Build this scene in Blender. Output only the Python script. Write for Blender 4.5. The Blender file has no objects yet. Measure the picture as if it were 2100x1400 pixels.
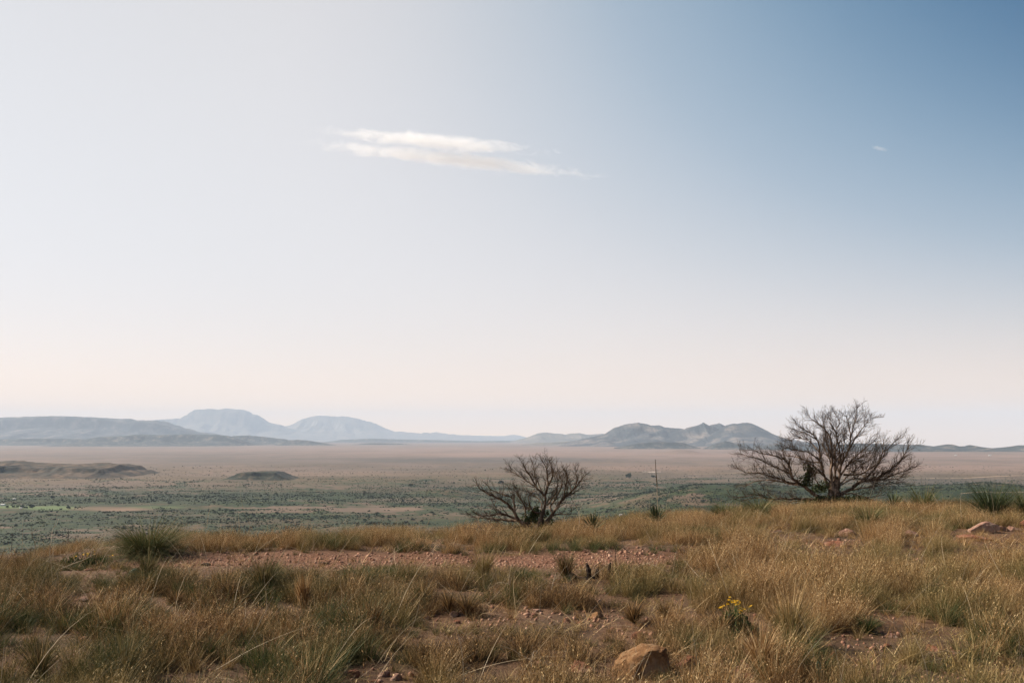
import bpy, math, random
import numpy as np
from mathutils import Vector, Matrix

# ---------------------------------------------------------------- camera, sky, sun
S = bpy.context.scene
C = S.collection
R = math.radians
FPX = 2042.0          # focal length in photo pixels (2100 wide)
EYE = 1.65
PITCH = R(5.32)
cam = bpy.data.cameras.new('camera'); camo = bpy.data.objects.new('camera', cam); C.objects.link(camo)
cam.sensor_width = 36.0; cam.lens = 36.0*FPX/2100.0
cam.clip_start = 0.1; cam.clip_end = 200000.0
camo.location = (0, 0, EYE); camo.rotation_euler = (math.pi/2+PITCH, 0, 0)
S.camera = camo

SUN_AZ = -72.0        # degrees clockwise from straight ahead (negative = left)
SUN_EL = 33.0
W = bpy.data.worlds.new('World'); S.world = W; W.use_nodes = True
wn = W.node_tree; bg = wn.nodes['Background']
sky = wn.nodes.new('ShaderNodeTexSky'); sky.sky_type = 'NISHITA'; sky.sun_disc = False
sky.sun_elevation = R(SUN_EL); sky.sun_rotation = R(SUN_AZ % 360)
sky.altitude = 1500; sky.air_density = 1.0; sky.dust_density = 3.2; sky.ozone_density = 1.6
bg.inputs['Strength'].default_value = 0.083
# dusty lower air: the Nishita sky is whitened towards the horizon and towards the sun
def WM(op, a_, b_=None, c_=None, clamp=False):
    n = wn.nodes.new('ShaderNodeMath'); n.operation = op; n.use_clamp = clamp
    for s_, v_ in zip(n.inputs, (a_, b_, c_)):
        if v_ is None: continue
        if isinstance(v_, (int, float)): s_.default_value = v_
        else: wn.links.new(v_, s_)
    return n.outputs[0]
wtc = wn.nodes.new('ShaderNodeTexCoord'); wsp = wn.nodes.new('ShaderNodeSeparateXYZ'); wn.links.new(wtc.outputs['Generated'], wsp.inputs[0])
wdt = wn.nodes.new('ShaderNodeVectorMath'); wdt.operation = 'DOT_PRODUCT'; wn.links.new(wtc.outputs['Generated'], wdt.inputs[0])
wdt.inputs[1].default_value = (math.sin(R(SUN_AZ))*math.cos(R(SUN_EL)), math.cos(R(SUN_AZ))*math.cos(R(SUN_EL)), math.sin(R(SUN_EL)))
w_el = WM('MULTIPLY', WM('ARCSINE', WM('MAXIMUM', wsp.outputs['Z'], 0.0)), 180/math.pi)
w_ga = WM('MULTIPLY', WM('ARCCOSINE', wdt.outputs['Value']), 180/math.pi)
w_g = WM('POWER', WM('MAXIMUM', WM('DIVIDE', WM('SUBTRACT', w_ga, 38.0), 50.0), 0.02), 1.5)
w_s = WM('DIVIDE', WM('MULTIPLY', w_el, w_g), 30.0, clamp=True)
wr = wn.nodes.new('ShaderNodeValToRGB'); wn.links.new(w_s, wr.inputs[0])
def lin(r_, g_, b_): return tuple((c_/255/12.92 if c_ < 10.3 else ((c_/255+0.055)/1.055)**2.4) for c_ in (r_, g_, b_))
SKY = [(0.0, (232, 232, 235)), (0.08, (238, 237, 239)), (0.14, (241, 239, 241)), (0.24, (228, 231, 237)), (0.37, (188, 208, 227)), (0.55, (128, 171, 205)), (0.76, (0, 108, 166)), (1.0, (0, 88, 150))]
wr.color_ramp.interpolation = 'B_SPLINE'
wel = wr.color_ramp.elements
while len(wel) < len(SKY): wel.new(0.5)
for e_, (p_, c_) in zip(wel, SKY): e_.position = p_; e_.color = (*lin(*c_), 1)
w_b = WM('MULTIPLY', WM('SUBTRACT', WM('SUBTRACT', 1.25, WM('MULTIPLY', w_el, 0.009)), WM('MULTIPLY', w_ga, 0.0055)), 1/0.12)
wv = wn.nodes.new('ShaderNodeVectorMath'); wv.operation = 'SCALE'; wn.links.new(wr.outputs[0], wv.inputs[0]); wn.links.new(w_b, wv.inputs['Scale'])
# brightest dust layer hugging the horizon
w_h = WM('EXPONENT', WM('DIVIDE', w_el, -2.6))
def glow(k): return WM('ADD', 1.0, WM('MULTIPLY', w_h, k))
wgl = wn.nodes.new('ShaderNodeCombineXYZ')
for i_, k_ in enumerate((1.22, 0.30, -0.46)): wn.links.new(glow(k_), wgl.inputs[i_])
wvm = wn.nodes.new('ShaderNodeVectorMath'); wvm.operation = 'MULTIPLY'; wn.links.new(wv.outputs[0], wvm.inputs[0]); wn.links.new(wgl.outputs[0], wvm.inputs[1])
wv = wvm
wmx = wn.nodes.new('ShaderNodeMix'); wmx.data_type = 'RGBA'; wmx.inputs[0].default_value = 0.95
wn.links.new(sky.outputs['Color'], wmx.inputs[6]); wn.links.new(wv.outputs[0], wmx.inputs[7]); wn.links.new(wmx.outputs[2], bg.inputs['Color'])
sl = bpy.data.lights.new('sun', 'SUN'); sl.energy = 5.0; sl.angle = R(0.53); sl.color = (1.0, 0.915, 0.79)
so = bpy.data.objects.new('sun', sl); C.objects.link(so)
sd = Vector((math.sin(R(SUN_AZ))*math.cos(R(SUN_EL)), math.cos(R(SUN_AZ))*math.cos(R(SUN_EL)), math.sin(R(SUN_EL))))
so.rotation_euler = sd.to_track_quat('Z', 'Y').to_euler(); so.location = sd*100
vs = S.view_settings; vs.view_transform = 'Standard'; vs.look = 'None'; vs.gamma = 1.0
vs.use_curve_mapping = False; vs.exposure = 0.75
S.cycles.volume_step_rate = 1.0
S.cycles.max_bounces = 6; S.cycles.volume_bounces = 4

# ---------------------------------------------------------------- helpers
rng = np.random.default_rng(7)
random.seed(7)
CP, SP = math.cos(PITCH), math.sin(PITCH)
def at(u, v, Y):
    """world point at depth Y (metres forward) seen at photo pixel u, v"""
    a, b = (u-1050)/FPX, (700-v)/FPX
    ry = CP - SP*b; rz = SP + CP*b
    k = Y/ry
    return Vector((a*k, Y, EYE+rz*k))
def to_uv(x, y, z):
    dz = z-EYE
    f = y*CP + dz*SP; u = -y*SP + dz*CP
    return 1050+FPX*x/f, 700-FPX*u/f

def _h(ix, iy, seed):
    h = (ix.astype(np.int64)*374761393 + iy.astype(np.int64)*668265263 + seed*1442695041) & 0xFFFFFFFF
    h = ((h ^ (h >> 13))*1274126177) & 0xFFFFFFFF
    return ((h ^ (h >> 16)) & 0xFFFF)/65535.0
def vn(x, y, seed=0):
    ix = np.floor(x); iy = np.floor(y); fx = x-ix; fy = y-iy
    ux = fx*fx*fx*(fx*(fx*6-15)+10); uy = fy*fy*fy*(fy*(fy*6-15)+10)
    a = _h(ix, iy, seed); b = _h(ix+1, iy, seed); c = _h(ix, iy+1, seed); d = _h(ix+1, iy+1, seed)
    return (a*(1-ux)+b*ux)*(1-uy)+(c*(1-ux)+d*ux)*uy
def fbm(x, y, oct=4, seed=0, g=0.5):
    s = 0; a = 1; n = 0
    x = np.asarray(x, float); y = np.asarray(y, float)
    for i in range(oct):
        s = s + a*vn(x+17.3*i, y-9.1*i, seed+i); n += a; a *= g; x = x*2.03; y = y*2.03
    return s/n*2-1
def sst(a, b, x):
    t = np.clip((x-a)/(b-a), 0, 1); return t*t*(3-2*t)

def mesh_np(name, V, F, mat=None, smooth=False, attrs=None):
    me = bpy.data.meshes.new(name)
    V = np.asarray(V, np.float32); F = np.asarray(F, np.int32)
    me.vertices.add(len(V)); me.vertices.foreach_set('co', V.ravel())
    k = F.shape[1]
    me.loops.add(F.size); me.loops.foreach_set('vertex_index', F.ravel())
    me.polygons.add(len(F)); me.polygons.foreach_set('loop_start', np.arange(0, F.size, k, dtype=np.int32))
    me.polygons.foreach_set('loop_total', np.full(len(F), k, np.int32))
    if smooth: me.polygons.foreach_set('use_smooth', np.ones(len(F), bool))
    me.update(calc_edges=True)
    for an, (ty, dat) in (attrs or {}).items():
        at_ = me.attributes.new(an, ty, 'POINT')
        at_.data.foreach_set({'FLOAT': 'value', 'INT': 'value', 'FLOAT_VECTOR': 'vector', 'FLOAT_COLOR': 'color'}[ty], np.asarray(dat, np.int32 if ty == 'INT' else np.float32).ravel())
    if mat: me.materials.append(mat)
    return me
def link(name, me, parent=None, loc=None, rot=None, scale=None):
    o = bpy.data.objects.new(name, me); C.objects.link(o)
    if parent: o.parent = parent
    if loc is not None: o.location = loc
    if rot is not None: o.rotation_euler = rot
    if scale is not None: o.scale = (scale,)*3 if isinstance(scale, (int, float)) else scale
    return o
def tag(o, label=None, cat=None, group=None, kind=None):
    if label: o['label'] = label
    if cat: o['category'] = cat
    if group: o['group'] = group
    if kind: o['kind'] = kind
    return o
def thing(name, label, cat, loc=(0, 0, 0), group=None):
    o = bpy.data.objects.new(name, None); C.objects.link(o); o.location = loc
    o.empty_display_size = 0.1
    return tag(o, label, cat, group)
def copy_tree(o, parent=None):
    c = o.copy(); C.objects.link(c)
    if parent: c.parent = parent
    for ch in list(o.children): copy_tree(ch, c)
    return c

# ---------------------------------------------------------------- materials
class M:
    """tiny node material builder"""
    def __init__(s, name, rough=0.9, spec=0.2):
        s.m = bpy.data.materials.new(name); s.m.use_nodes = True; s.t = s.m.node_tree
        s.p = s.t.nodes['Principled BSDF']; s.p.inputs['Roughness'].default_value = rough
        s.p.inputs['Specular IOR Level'].default_value = spec
        s.pos = s.t.nodes.new('ShaderNodeNewGeometry').outputs['Position']
        s.obj = s.t.nodes.new('ShaderNodeTexCoord').outputs['Object']
        s.oi = s.t.nodes.new('ShaderNodeObjectInfo')
    def ln(s, a, b): s.t.links.new(a, b)
    def scale(s, vec, sc):
        n = s.t.nodes.new('ShaderNodeMapping'); n.inputs['Scale'].default_value = sc; s.ln(vec, n.inputs['Vector']); return n.outputs[0]
    def noise(s, vec, sc, det=4, rough=0.6, dist=0.0):
        n = s.t.nodes.new('ShaderNodeTexNoise'); n.inputs['Scale'].default_value = sc; n.inputs['Detail'].default_value = det
        n.inputs['Roughness'].default_value = rough; n.inputs['Distortion'].default_value = dist
        s.ln(vec, n.inputs['Vector']); return n.outputs[0]
    def voro(s, vec, sc, feat='F1', rnd=1.0):
        n = s.t.nodes.new('ShaderNodeTexVoronoi'); n.inputs['Scale'].default_value = sc; n.feature = feat
        n.inputs['Randomness'].default_value = rnd
        s.ln(vec, n.inputs['Vector']); return n
    def ramp(s, fac, stops, interp='LINEAR'):
        n = s.t.nodes.new('ShaderNodeValToRGB'); n.color_ramp.interpolation = interp
        e = n.color_ramp.elements
        while len(e) < len(stops): e.new(0.5)
        for el, (p, c) in zip(e, stops):
            el.position = p; el.color = (*c, 1) if len(c) == 3 else c
        s.ln(fac, n.inputs[0]); return n.outputs[0]
    def f(s, fac, a, b):     # map range a..b -> 0..1 smooth
        n = s.t.nodes.new('ShaderNodeMapRange'); n.interpolation_type = 'SMOOTHSTEP'
        n.inputs[1].default_value = a; n.inputs[2].default_value = b; s.ln(fac, n.inputs[0]); return n.outputs[0]
    def mix(s, fac, a, b, mode='MIX'):
        n = s.t.nodes.new('ShaderNodeMix'); n.data_type = 'RGBA'; n.blend_type = mode
        for sock, v in ((n.inputs[0], fac), (n.inputs[6], a), (n.inputs[7], b)):
            if isinstance(v, (int, float)): sock.default_value = v
            elif isinstance(v, tuple): sock.default_value = (*v, 1)
            else: s.ln(v, sock)
        return n.outputs[2]
    def math(s, op, a, b=None):
        n = s.t.nodes.new('ShaderNodeMath'); n.operation = op
        for sock, v in zip(n.inputs, (a, b)):
            if v is None: continue
            if isinstance(v, (int, float)): sock.default_value = v
            else: s.ln(v, sock)
        return n.outputs[0]
    def attr(s, name):
        n = s.t.nodes.new('ShaderNodeAttribute'); n.attribute_name = name; return n
    def sep(s, v):
        n = s.t.nodes.new('ShaderNodeSeparateColor'); s.ln(v, n.inputs[0]); return n.outputs
    def bump(s, h, strength=0.5, dist=0.02):
        n = s.t.nodes.new('ShaderNodeBump'); n.inputs['Strength'].default_value = strength; n.inputs['Distance'].default_value = dist
        s.ln(h, n.inputs['Height']); s.ln(n.outputs[0], s.p.inputs['Normal'])
    def col(s, c):
        if isinstance(c, tuple): s.p.inputs['Base Color'].default_value = (*c, 1)
        else: s.ln(c, s.p.inputs['Base Color'])
        return s

# ground: attributes  veg = green cover 0..1, soil = near-soil 0..1, field = mown field, pale = pale bare earth
g = M('ground_soil')
gv = g.attr('veg').outputs['Fac']; gd = g.attr('dist').outputs['Fac']; gf = g.attr('field').outputs['Fac']; gp = g.attr('pale').outputs['Fac']; gt = g.attr('track').outputs['Fac']
fine = g.noise(g.pos, 9.0, 6, 0.65); fine2 = g.noise(g.pos, 55.0, 4, 0.6); big = g.noise(g.pos, 0.9, 4, 0.6)
near = g.ramp(fine, [(0.25, (0.04, 0.021, 0.011)), (0.5, (0.105, 0.053, 0.027)), (0.75, (0.20, 0.108, 0.06))])
near = g.mix(g.f(fine2, 0.35, 0.7), near, (0.145, 0.076, 0.042))
near = g.mix(g.math('MULTIPLY', g.f(big, 0.45, 0.65), 0.6), near, (0.055, 0.038, 0.021))
trk = g.ramp(g.voro(g.pos, 38.0).outputs['Distance'], [(0.0, (0.31, 0.155, 0.088)), (0.35, (0.21, 0.095, 0.052)), (0.8, (0.08, 0.033, 0.018))])
near = g.mix(gt, near, trk)
n1 = g.noise(g.scale(g.pos, (1, 1.6, 1)), 0.0045, 7, 0.62); n2 = g.noise(g.pos, 0.03, 5, 0.65); n3 = g.noise(g.scale(g.pos, (1, 2.5, 1)), 0.0012, 5, 0.6)
tan = g.ramp(n1, [(0.3, (0.05, 0.038, 0.015)), (0.5, (0.10, 0.066, 0.028)), (0.7, (0.17, 0.105, 0.05))])
tan = g.mix(g.f(n3, 0.42, 0.62), tan, (0.145, 0.095, 0.062))
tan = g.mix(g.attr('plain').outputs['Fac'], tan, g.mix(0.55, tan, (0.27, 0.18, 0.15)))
grn = g.ramp(n2, [(0.3, (0.005, 0.013, 0.002)), (0.48, (0.014, 0.027, 0.004)), (0.60, (0.036, 0.048, 0.009)), (0.74, (0.10, 0.068, 0.026))])
vv = g.f(g.math('ADD', gv, g.math('MULTIPLY', g.math('SUBTRACT', g.math('ADD', g.math('MULTIPLY', n1, 0.5), g.math('MULTIPLY', n2, 0.5)), 0.5), 4.6)), 0.3, 0.75)
far = g.mix(vv, tan, grn)
n5 = g.noise(g.scale(g.pos, (1, 0.6, 1)), 0.0022, 6, 0.65)
far = g.mix(g.math('MULTIPLY', g.f(n5, 0.42, 0.62), 0.30), far, (0.036, 0.034, 0.018))
tn = g.attr('tone').outputs['Fac']
far = g.mix(g.math('MULTIPLY', g.math('MAXIMUM', tn, 0.0), 0.8), far, (0.06, 0.055, 0.045))
far = g.mix(g.math('MULTIPLY', g.math('MAXIMUM', g.math('MULTIPLY', tn, -1.0), 0.0), 0.8), far, (0.34, 0.21, 0.16))
far = g.mix(gf, far, (0.11, 0.15, 0.05))
far = g.mix(gp, far, (0.24, 0.145, 0.09))
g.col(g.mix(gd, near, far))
g.bump(g.math('ADD', fine, g.math('MULTIPLY', fine2, 0.4)), 0.6, 0.03)
MAT_GROUND = g.m

def mountain_mat(name, dark, mid, lite, sc, shrub):
    m = M(name)
    a = m.noise(m.pos, sc, 6, 0.62); b = m.noise(m.scale(m.pos, (1, 1, 4)), sc*4, 5, 0.6)
    c = m.ramp(a, [(0.3, dark), (0.5, mid), (0.7, lite)])
    c = m.mix(m.math('MULTIPLY', m.f(b, 0.5-shrub*0.3, 0.75-shrub*0.25), 0.85), c, dark)
    m.col(c); m.bump(b, 1.0, 0.25/sc*0.25); return m.m
MAT_MTN = mountain_mat('mountain_rock', (0.045, 0.05, 0.034), (0.13, 0.105, 0.075), (0.24, 0.18, 0.125), 0.0022, 0.0)
MAT_MTN2 = mountain_mat('mountain_scrub_haze_blue', (0.006, 0.011, 0.015), (0.040, 0.043, 0.044), (0.24, 0.185, 0.15), 0.003, 0.1)  # dark scrub, with the blue of distant haze put into its dark tones
MAT_MTN_DARK = mountain_mat('scrub_hill', (0.006, 0.012, 0.012), (0.028, 0.034, 0.028), (0.26, 0.20, 0.15), 0.008, 0.35)
MAT_MESA = mountain_mat('mesa_rock', (0.014, 0.016, 0.010), (0.085, 0.056, 0.032), (0.21, 0.13, 0.075), 0.012, 0.15)

MAT_MESA2 = mountain_mat('butte_scrub', (0.010, 0.015, 0.007), (0.036, 0.036, 0.018), (0.16, 0.105, 0.06), 0.03, 0.2)

def blade_mat(name, tones, green=None, trans=0.16, world=0.0):
    m = M(name, 0.75, 0.25)
    t, r, b = m.sep(m.attr('bl').outputs['Color'])[:3]
    k = m.math('FRACT', m.math('ADD', r, m.math('MULTIPLY', m.oi.outputs['Random'], 0.35)))
    n = len(tones)
    tones = [tuple(q*0.84 for q in tt) for tt in tones]
    c = m.ramp(k, [((i+0.5)/n, tt) for i, tt in enumerate(tones)])
    if green is not None:
        w = m.noise(m.pos, 0.55, 3, 0.6)
        fac = m.math('MULTIPLY', m.f(w, 0.44, 0.62), green[0])
        c = m.mix(fac, c, m.ramp(k, [(0.1, green[1]), (0.9, green[2])]))
    m.col(c)
    tr = m.t.nodes.new('ShaderNodeBsdfTranslucent'); m.ln(c, tr.inputs['Color'])
    mx = m.t.nodes.new('ShaderNodeMixShader'); mx.inputs[0].default_value = trans
    out = m.t.nodes['Material Output']
    m.ln(m.p.outputs[0], mx.inputs[1]); m.ln(tr.outputs[0], mx.inputs[2]); m.ln(mx.outputs[0], out.inputs['Surface'])
    return m.m
MAT_DRY = blade_mat('dry_grass_blades', [(0.08, 0.036, 0.013), (0.33, 0.17, 0.060), (0.60, 0.35, 0.135), (0.16, 0.078, 0.026), (0.90, 0.64, 0.34)], (0.5, (0.055, 0.08, 0.02), (0.21, 0.18, 0.055)))
MAT_BROWN = blade_mat('brown_grass_blades', [(0.022, 0.013, 0.006), (0.10, 0.055, 0.022), (0.27, 0.145, 0.052), (0.04, 0.025, 0.010), (0.75, 0.46, 0.20)], (0.6, (0.035, 0.055, 0.016), (0.10, 0.115, 0.035)))
MAT_GREEN = blade_mat('green_grass_blades', [(0.018, 0.034, 0.010), (0.048, 0.074, 0.020), (0.11, 0.13, 0.036), (0.03, 0.05, 0.014), (0.32, 0.24, 0.09)])
MAT_STRAW = blade_mat('pale_straw', [(0.5, 0.38, 0.24), (0.62, 0.5, 0.34), (0.38, 0.27, 0.15)], None, 0.2)
MAT_BEAR = blade_mat('beargrass_leaves', [(0.045, 0.062, 0.018), (0.10, 0.115, 0.035), (0.17, 0.17, 0.055), (0.07, 0.085, 0.025), (0.32, 0.24, 0.11)])
MAT_YUCCA = blade_mat('yucca_leaves', [(0.035, 0.05, 0.022), (0.06, 0.08, 0.03), (0.12, 0.13, 0.045), (0.05, 0.07, 0.03)], None, 0.15)
MAT_LEAF = blade_mat('juniper_foliage', [(0.03, 0.045, 0.018), (0.07, 0.09, 0.03), (0.12, 0.13, 0.045), (0.045, 0.06, 0.025)], None, 0.25)
MAT_FLOWER = blade_mat('yellow_petals', [(0.62, 0.31, 0.01), (0.7, 0.42, 0.02)], None, 0.25)

m = M('dead_bark', 0.85, 0.2)
bn = m.noise(m.scale(m.pos, (1, 1, 0.35)), 14.0, 5, 0.65); bn2 = m.noise(m.pos, 3.0, 3, 0.6)
c = m.ramp(bn, [(0.3, (0.018, 0.011, 0.007)), (0.47, (0.10, 0.06, 0.036)), (0.62, (0.36, 0.25, 0.175))])  # palest stop puts sunlit highlights of the limbs into the bark colour
c = m.mix(m.math('MULTIPLY', m.f(bn2, 0.38, 0.6), 0.55), c, (0.055, 0.038, 0.028))
m.col(c); m.bump(bn, 0.7, 0.01); MAT_BARK = m.m
m = M('twig_bark', 0.85, 0.2)
c = m.ramp(m.noise(m.pos, 5.0, 3, 0.6), [(0.35, (0.020, 0.014, 0.010)), (0.65, (0.115, 0.075, 0.05))]); m.col(c); MAT_TWIG = m.m
m = M('charred_wood', 0.9, 0.1); m.col(m.ramp(m.noise(m.obj, 9.0, 4), [(0.35, (0.012, 0.009, 0.008)), (0.7, (0.07, 0.045, 0.032))])); MAT_CHAR = m.m
def rock_mat(name, a, b, c):
    m = M(name, 0.9, 0.15)
    n = m.noise(m.obj, 11.0, 7, 0.7, 0.4); n2 = m.noise(m.obj, 5.0, 4, 0.65)
    k = m.ramp(n, [(0.3, a), (0.5, b), (0.7, c)])
    k = m.mix(m.math('MULTIPLY', m.f(n2, 0.5, 0.68), 0.7), k, m.mix(0.5, b, (0.42, 0.34, 0.26)))
    m.col(k); m.bump(m.noise(m.obj, 22.0, 8, 0.75), 1.0, 0.05); return m.m
MAT_ROCK_RED = rock_mat('red_rock', (0.13, 0.045, 0.025), (0.29, 0.12, 0.07), (0.42, 0.22, 0.14))
MAT_ROCK_OCHRE = rock_mat('ochre_rock', (0.12, 0.05, 0.02), (0.29, 0.15, 0.065), (0.44, 0.29, 0.165))
MAT_ROCK_PINK = rock_mat('pink_rock', (0.19, 0.085, 0.055), (0.36, 0.20, 0.14), (0.55, 0.41, 0.33))
m = M('gravel_stone', 0.9, 0.15)
m.col(m.ramp(m.oi.outputs['Random'], [(0.0, (0.16, 0.07, 0.045)), (0.4, (0.33, 0.17, 0.11)), (0.75, (0.36, 0.20, 0.13)), (1.0, (0.44, 0.28, 0.20))])); MAT_GRAVEL = m.m
def flat(name, c, rough=0.7, var=0.25):
    m = M(name, rough); n = m.noise(m.obj, 3.0, 4)
    m.col(m.mix(n, tuple(x*(1-var) for x in c), tuple(min(1, x*(1+var)) for x in c))); return m.m
m = M('far_shrub_leaves', 0.9); m.col(m.ramp(m.oi.outputs['Random'], [(0.0, (0.012, 0.022, 0.010)), (0.6, (0.028, 0.042, 0.018)), (1.0, (0.060, 0.072, 0.030))])); MAT_SHRUB = m.m
MAT_SHRUB_TRUNK = flat('far_trunk', (0.06, 0.045, 0.03))
MAT_POLE = flat('weathered_pole', (0.07, 0.055, 0.045))
MAT_WHITE = flat('white_wall', (0.75, 0.73, 0.7), 0.6, 0.05)
MAT_ROOF = flat('pale_roof', (0.6, 0.58, 0.55), 0.5, 0.05)
MAT_WIN = flat('dark_window', (0.03, 0.03, 0.035), 0.2, 0.1)
MAT_DIRTROAD = flat('pale_dirt_road', (0.42, 0.29, 0.20), 0.9, 0.15)
MAT_CHALK = flat('pale_chalk', (0.42, 0.33, 0.27), 0.9, 0.1)
MAT_PAD = rock_mat('cactus_pad', (0.14, 0.19, 0.10), (0.28, 0.33, 0.20), (0.42, 0.42, 0.30))

# ---------------------------------------------------------------- ground height
CREST_U = [-900, 0, 230, 600, 900, 1100, 1250, 1400, 1500, 1700, 2100, 3000]
CREST_Y = [12.2, 12.4, 14.2, 14.7, 15.2, 15.6, 16.2, 17.2, 18.0, 19.6, 19.8, 20.0]
VALLEY = -160.0
HILL_R = [(1180, 1034), (1240, 1020), (1300, 1013), (1340, 1006), (1380, 997), (1420, 992), (1480, 993), (1560, 995), (1660, 999), (1760, 1001), (1860, 996), (1940, 991), (2010, 985), (2060, 990), (2120, 997), (2250, 1010), (2400, 1030)]
def near_z(x, y):
    u = 1050 + FPX*x/np.maximum(y, 1.0)
    yc = np.interp(u, CREST_U, CREST_Y)
    t = np.maximum(y-yc, 0)
    k2 = np.interp(u, [0, 300, 900, 1100, 1300, 1500], [0.035, 0.026, 0.020, 0.0085, 0.0075, 0.0065]); tl = 0.19/(2*k2)
    drop = 0.012*t + np.where(t < tl, k2*t*t, k2*tl*tl+0.19*(t-tl))
    z = -drop + 0.05*fbm(x*0.35, y*0.35, 3, 3) + 0.022*fbm(x*2.2, y*2.2, 4, 5)*(y < 60)
    # low bank on the near side of the track and the wheel-worn dip of the track itself
    z = z - 0.05*np.exp(-((y-13.4-0.04*x)/0.7)**2)
    return z
def ground_z(x, y):
    x = np.asarray(x, float); y = np.asarray(y, float)
    zn = near_z(x, y)
    r = np.maximum(np.hypot(x, y), 1)
    zf = -0.1125*r - 14*np.exp(-((r-60)/220.0)**2) + fbm(x/140, y/140, 4, 11)*np.clip(r/90, 0, 7)
    zn2 = np.maximum(zn, zf)
    # the valley floor
    fl = VALLEY + 9*fbm(x/900, y/700, 4, 21)*sst(900, 2500, r)*(1-sst(5000, 9000, r)) + 3.0*fbm(x/160, y/160, 3, 31)*(1-sst(3500, 6000, r))
    k = 8.0
    far = np.where(np.abs(zn2-fl) < 60, np.log(np.exp(np.clip((zn2-fl)/k, -30, 30))+1)*k+fl, np.maximum(zn2, fl))
    z = np.where(r > 40, far, zn)
    # shrubby hill on the right
    Yh = 2150.0
    uu = 1050 + FPX*x/np.maximum(y, 1)
    top = EYE - (np.interp(uu, [p[0] for p in HILL_R], [p[1] for p in HILL_R])-889.9)/FPX*Yh - VALLEY
    edge = sst(1130, 1330, uu)*(1-sst(2250, 2500, uu))
    bell = np.exp(-np.abs((y-Yh)/380.0)**2.2)
    z = z + np.where(y > 500, np.maximum(top, 0)*edge*bell*(1+0.12*fbm(x/90, y/90, 4, 41)*(1-bell)), 0)
    # small mound in the middle distance
    p = at(905, 1010, 2700)
    z = z + np.where(y > 500, 20*np.exp(-((x-p.x)/90)**2-((y-2750)/120)**2), 0)
    p = at(1400, 925, 8600)
    z = z + np.where(y > 500, 34*np.exp(-((x-p.x)/170)**2-((y-8600)/300)**2), 0)
    z = z - r*r/(2*6.37e6) - 0.0175*np.maximum(r-11000, 0)*sst(1560, 1690, uu)*(y > 0)
    return z
def gz(x, y): return float(ground_z(np.array([x]), np.array([y]))[0])
def ground_at(u, v, ymin=2.0, ymax=9000.0):
    """where the ray of pixel u, v meets the ground"""
    ys = np.geomspace(ymin, ymax, 3000)
    a, b = (u-1050)/FPX, (700-v)/FPX
    ry = CP-SP*b; rz = SP+CP*b
    xs = a*ys/ry; zs = EYE+rz*ys/ry
    h = ground_z(xs, ys)
    i = np.argmax(zs < h)
    if not (zs < h).any(): i = len(ys)-1
    return Vector((float(xs[i]), float(ys[i]), float(h[i])))
def near_at(u, v):
    return ground_at(u, v, 3.0, 32.0)

# ground sheet: rings round the camera, fine in front
az_f = np.linspace(-34, 34, 760); az_b = np.linspace(34, 326, 120)[1:-1]
AZ = np.radians(np.concatenate([az_f, az_b])); NA = len(AZ)
RR = np.concatenate([np.geomspace(0.6, 5, 30)[:-1], np.geomspace(5, 60000, 815)]); NR = len(RR)
ra, aa = np.meshgrid(RR, AZ, indexing='ij')
# in front rings follow constant depth y, not constant radius
X = ra*np.sin(aa); Y = ra*np.cos(aa)
Z = ground_z(X, Y)
V = np.concatenate([np.array([[0, 0, gz(0, 0.01)]]), np.stack([X, Y, Z], -1).reshape(-1, 3)])
i, j = np.meshgrid(np.arange(NR-1), np.arange(NA), indexing='ij')
j2 = (j+1) % NA
F = np.stack([1+i*NA+j, 1+i*NA+j2, 1+(i+1)*NA+j2, 1+(i+1)*NA+j], -1).reshape(-1, 4)[:, ::-1]
xs, ys, zs = V[:, 0], V[:, 1], V[:, 2]
rr = np.hypot(xs, ys)
ysafe = np.maximum(ys, 0.5)
uu, vv_ = to_uv(xs, ysafe, zs)
def blob(cu, cv, ru, rv, soft=0.35, n=0.25):
    d = np.hypot((uu-cu)/ru, (vv_-cv)/rv) + n*fbm(xs/60, ys/60, 3, 77)
    return 1-sst(1-soft, 1+soft, d)
front = (ys > 300)
veg = 0.40*(1-sst(2900, 4300, rr)) + 0.12*(1-sst(4000, 6500, rr))
veg = veg*(0.35+0.65*sst(900, 1500, rr))
for (cu, cv, ru, rv, w) in [
        (500, 1022, 560, 13, 0.55), (150, 1070, 420, 34, 0.40), (960, 1030, 190, 10, 0.5), (1350, 1052, 330, 14, 0.55), (760, 1065, 300, 10, 0.25), (980, 1076, 120, 12, 0.35),
        (700, 1040, 330, 6, -0.6), (650, 1052, 300, 5, -0.35), (250, 1102, 260, 8, -0.4), (820, 1090, 220, 14, -0.45), (760, 1044, 110, 6, -0.5), (1200, 1018, 200, 8, -0.25), (1300, 1036, 300, 7, -0.45),
        (100, 990, 300, 14, -0.3), (1000, 1012, 130, 5, -0.4), (1950, 1003, 320, 10, 0.3), (350, 1000, 300, 10, -0.3), (1430, 1010, 120, 14, 0.15)]:
    veg = veg + (0.62 if w > 0 else 0.45)*w*blob(cu, cv, ru, rv, 0.5, 0.6)*front
Yq = np.exp(-np.abs((ys-2150.0)/420.0)**2.2)*sst(1180, 1330, uu)*(1-sst(2250, 2500, uu))*front
veg = veg + 0.45*np.exp(-(fbm(xs/700+3, ys/420, 4, 58)/0.05)**2)*front*(rr < 3800)
veg = veg + Yq*(0.35+0.35*fbm(xs/160, ys/160, 4, 93)*2)
field = (blob(20, 1039, 55, 3.0)+blob(105, 1041, 52, 4.5)+0.5*blob(320, 1040, 60, 2.5))*front*0.9
pale = (blob(225, 1043, 75, 4.5)*0.5+blob(260, 1045, 60, 2.5)*0.3+blob(820, 1043, 40, 3)*0.35)*front
tone = np.zeros_like(rr)
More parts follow.
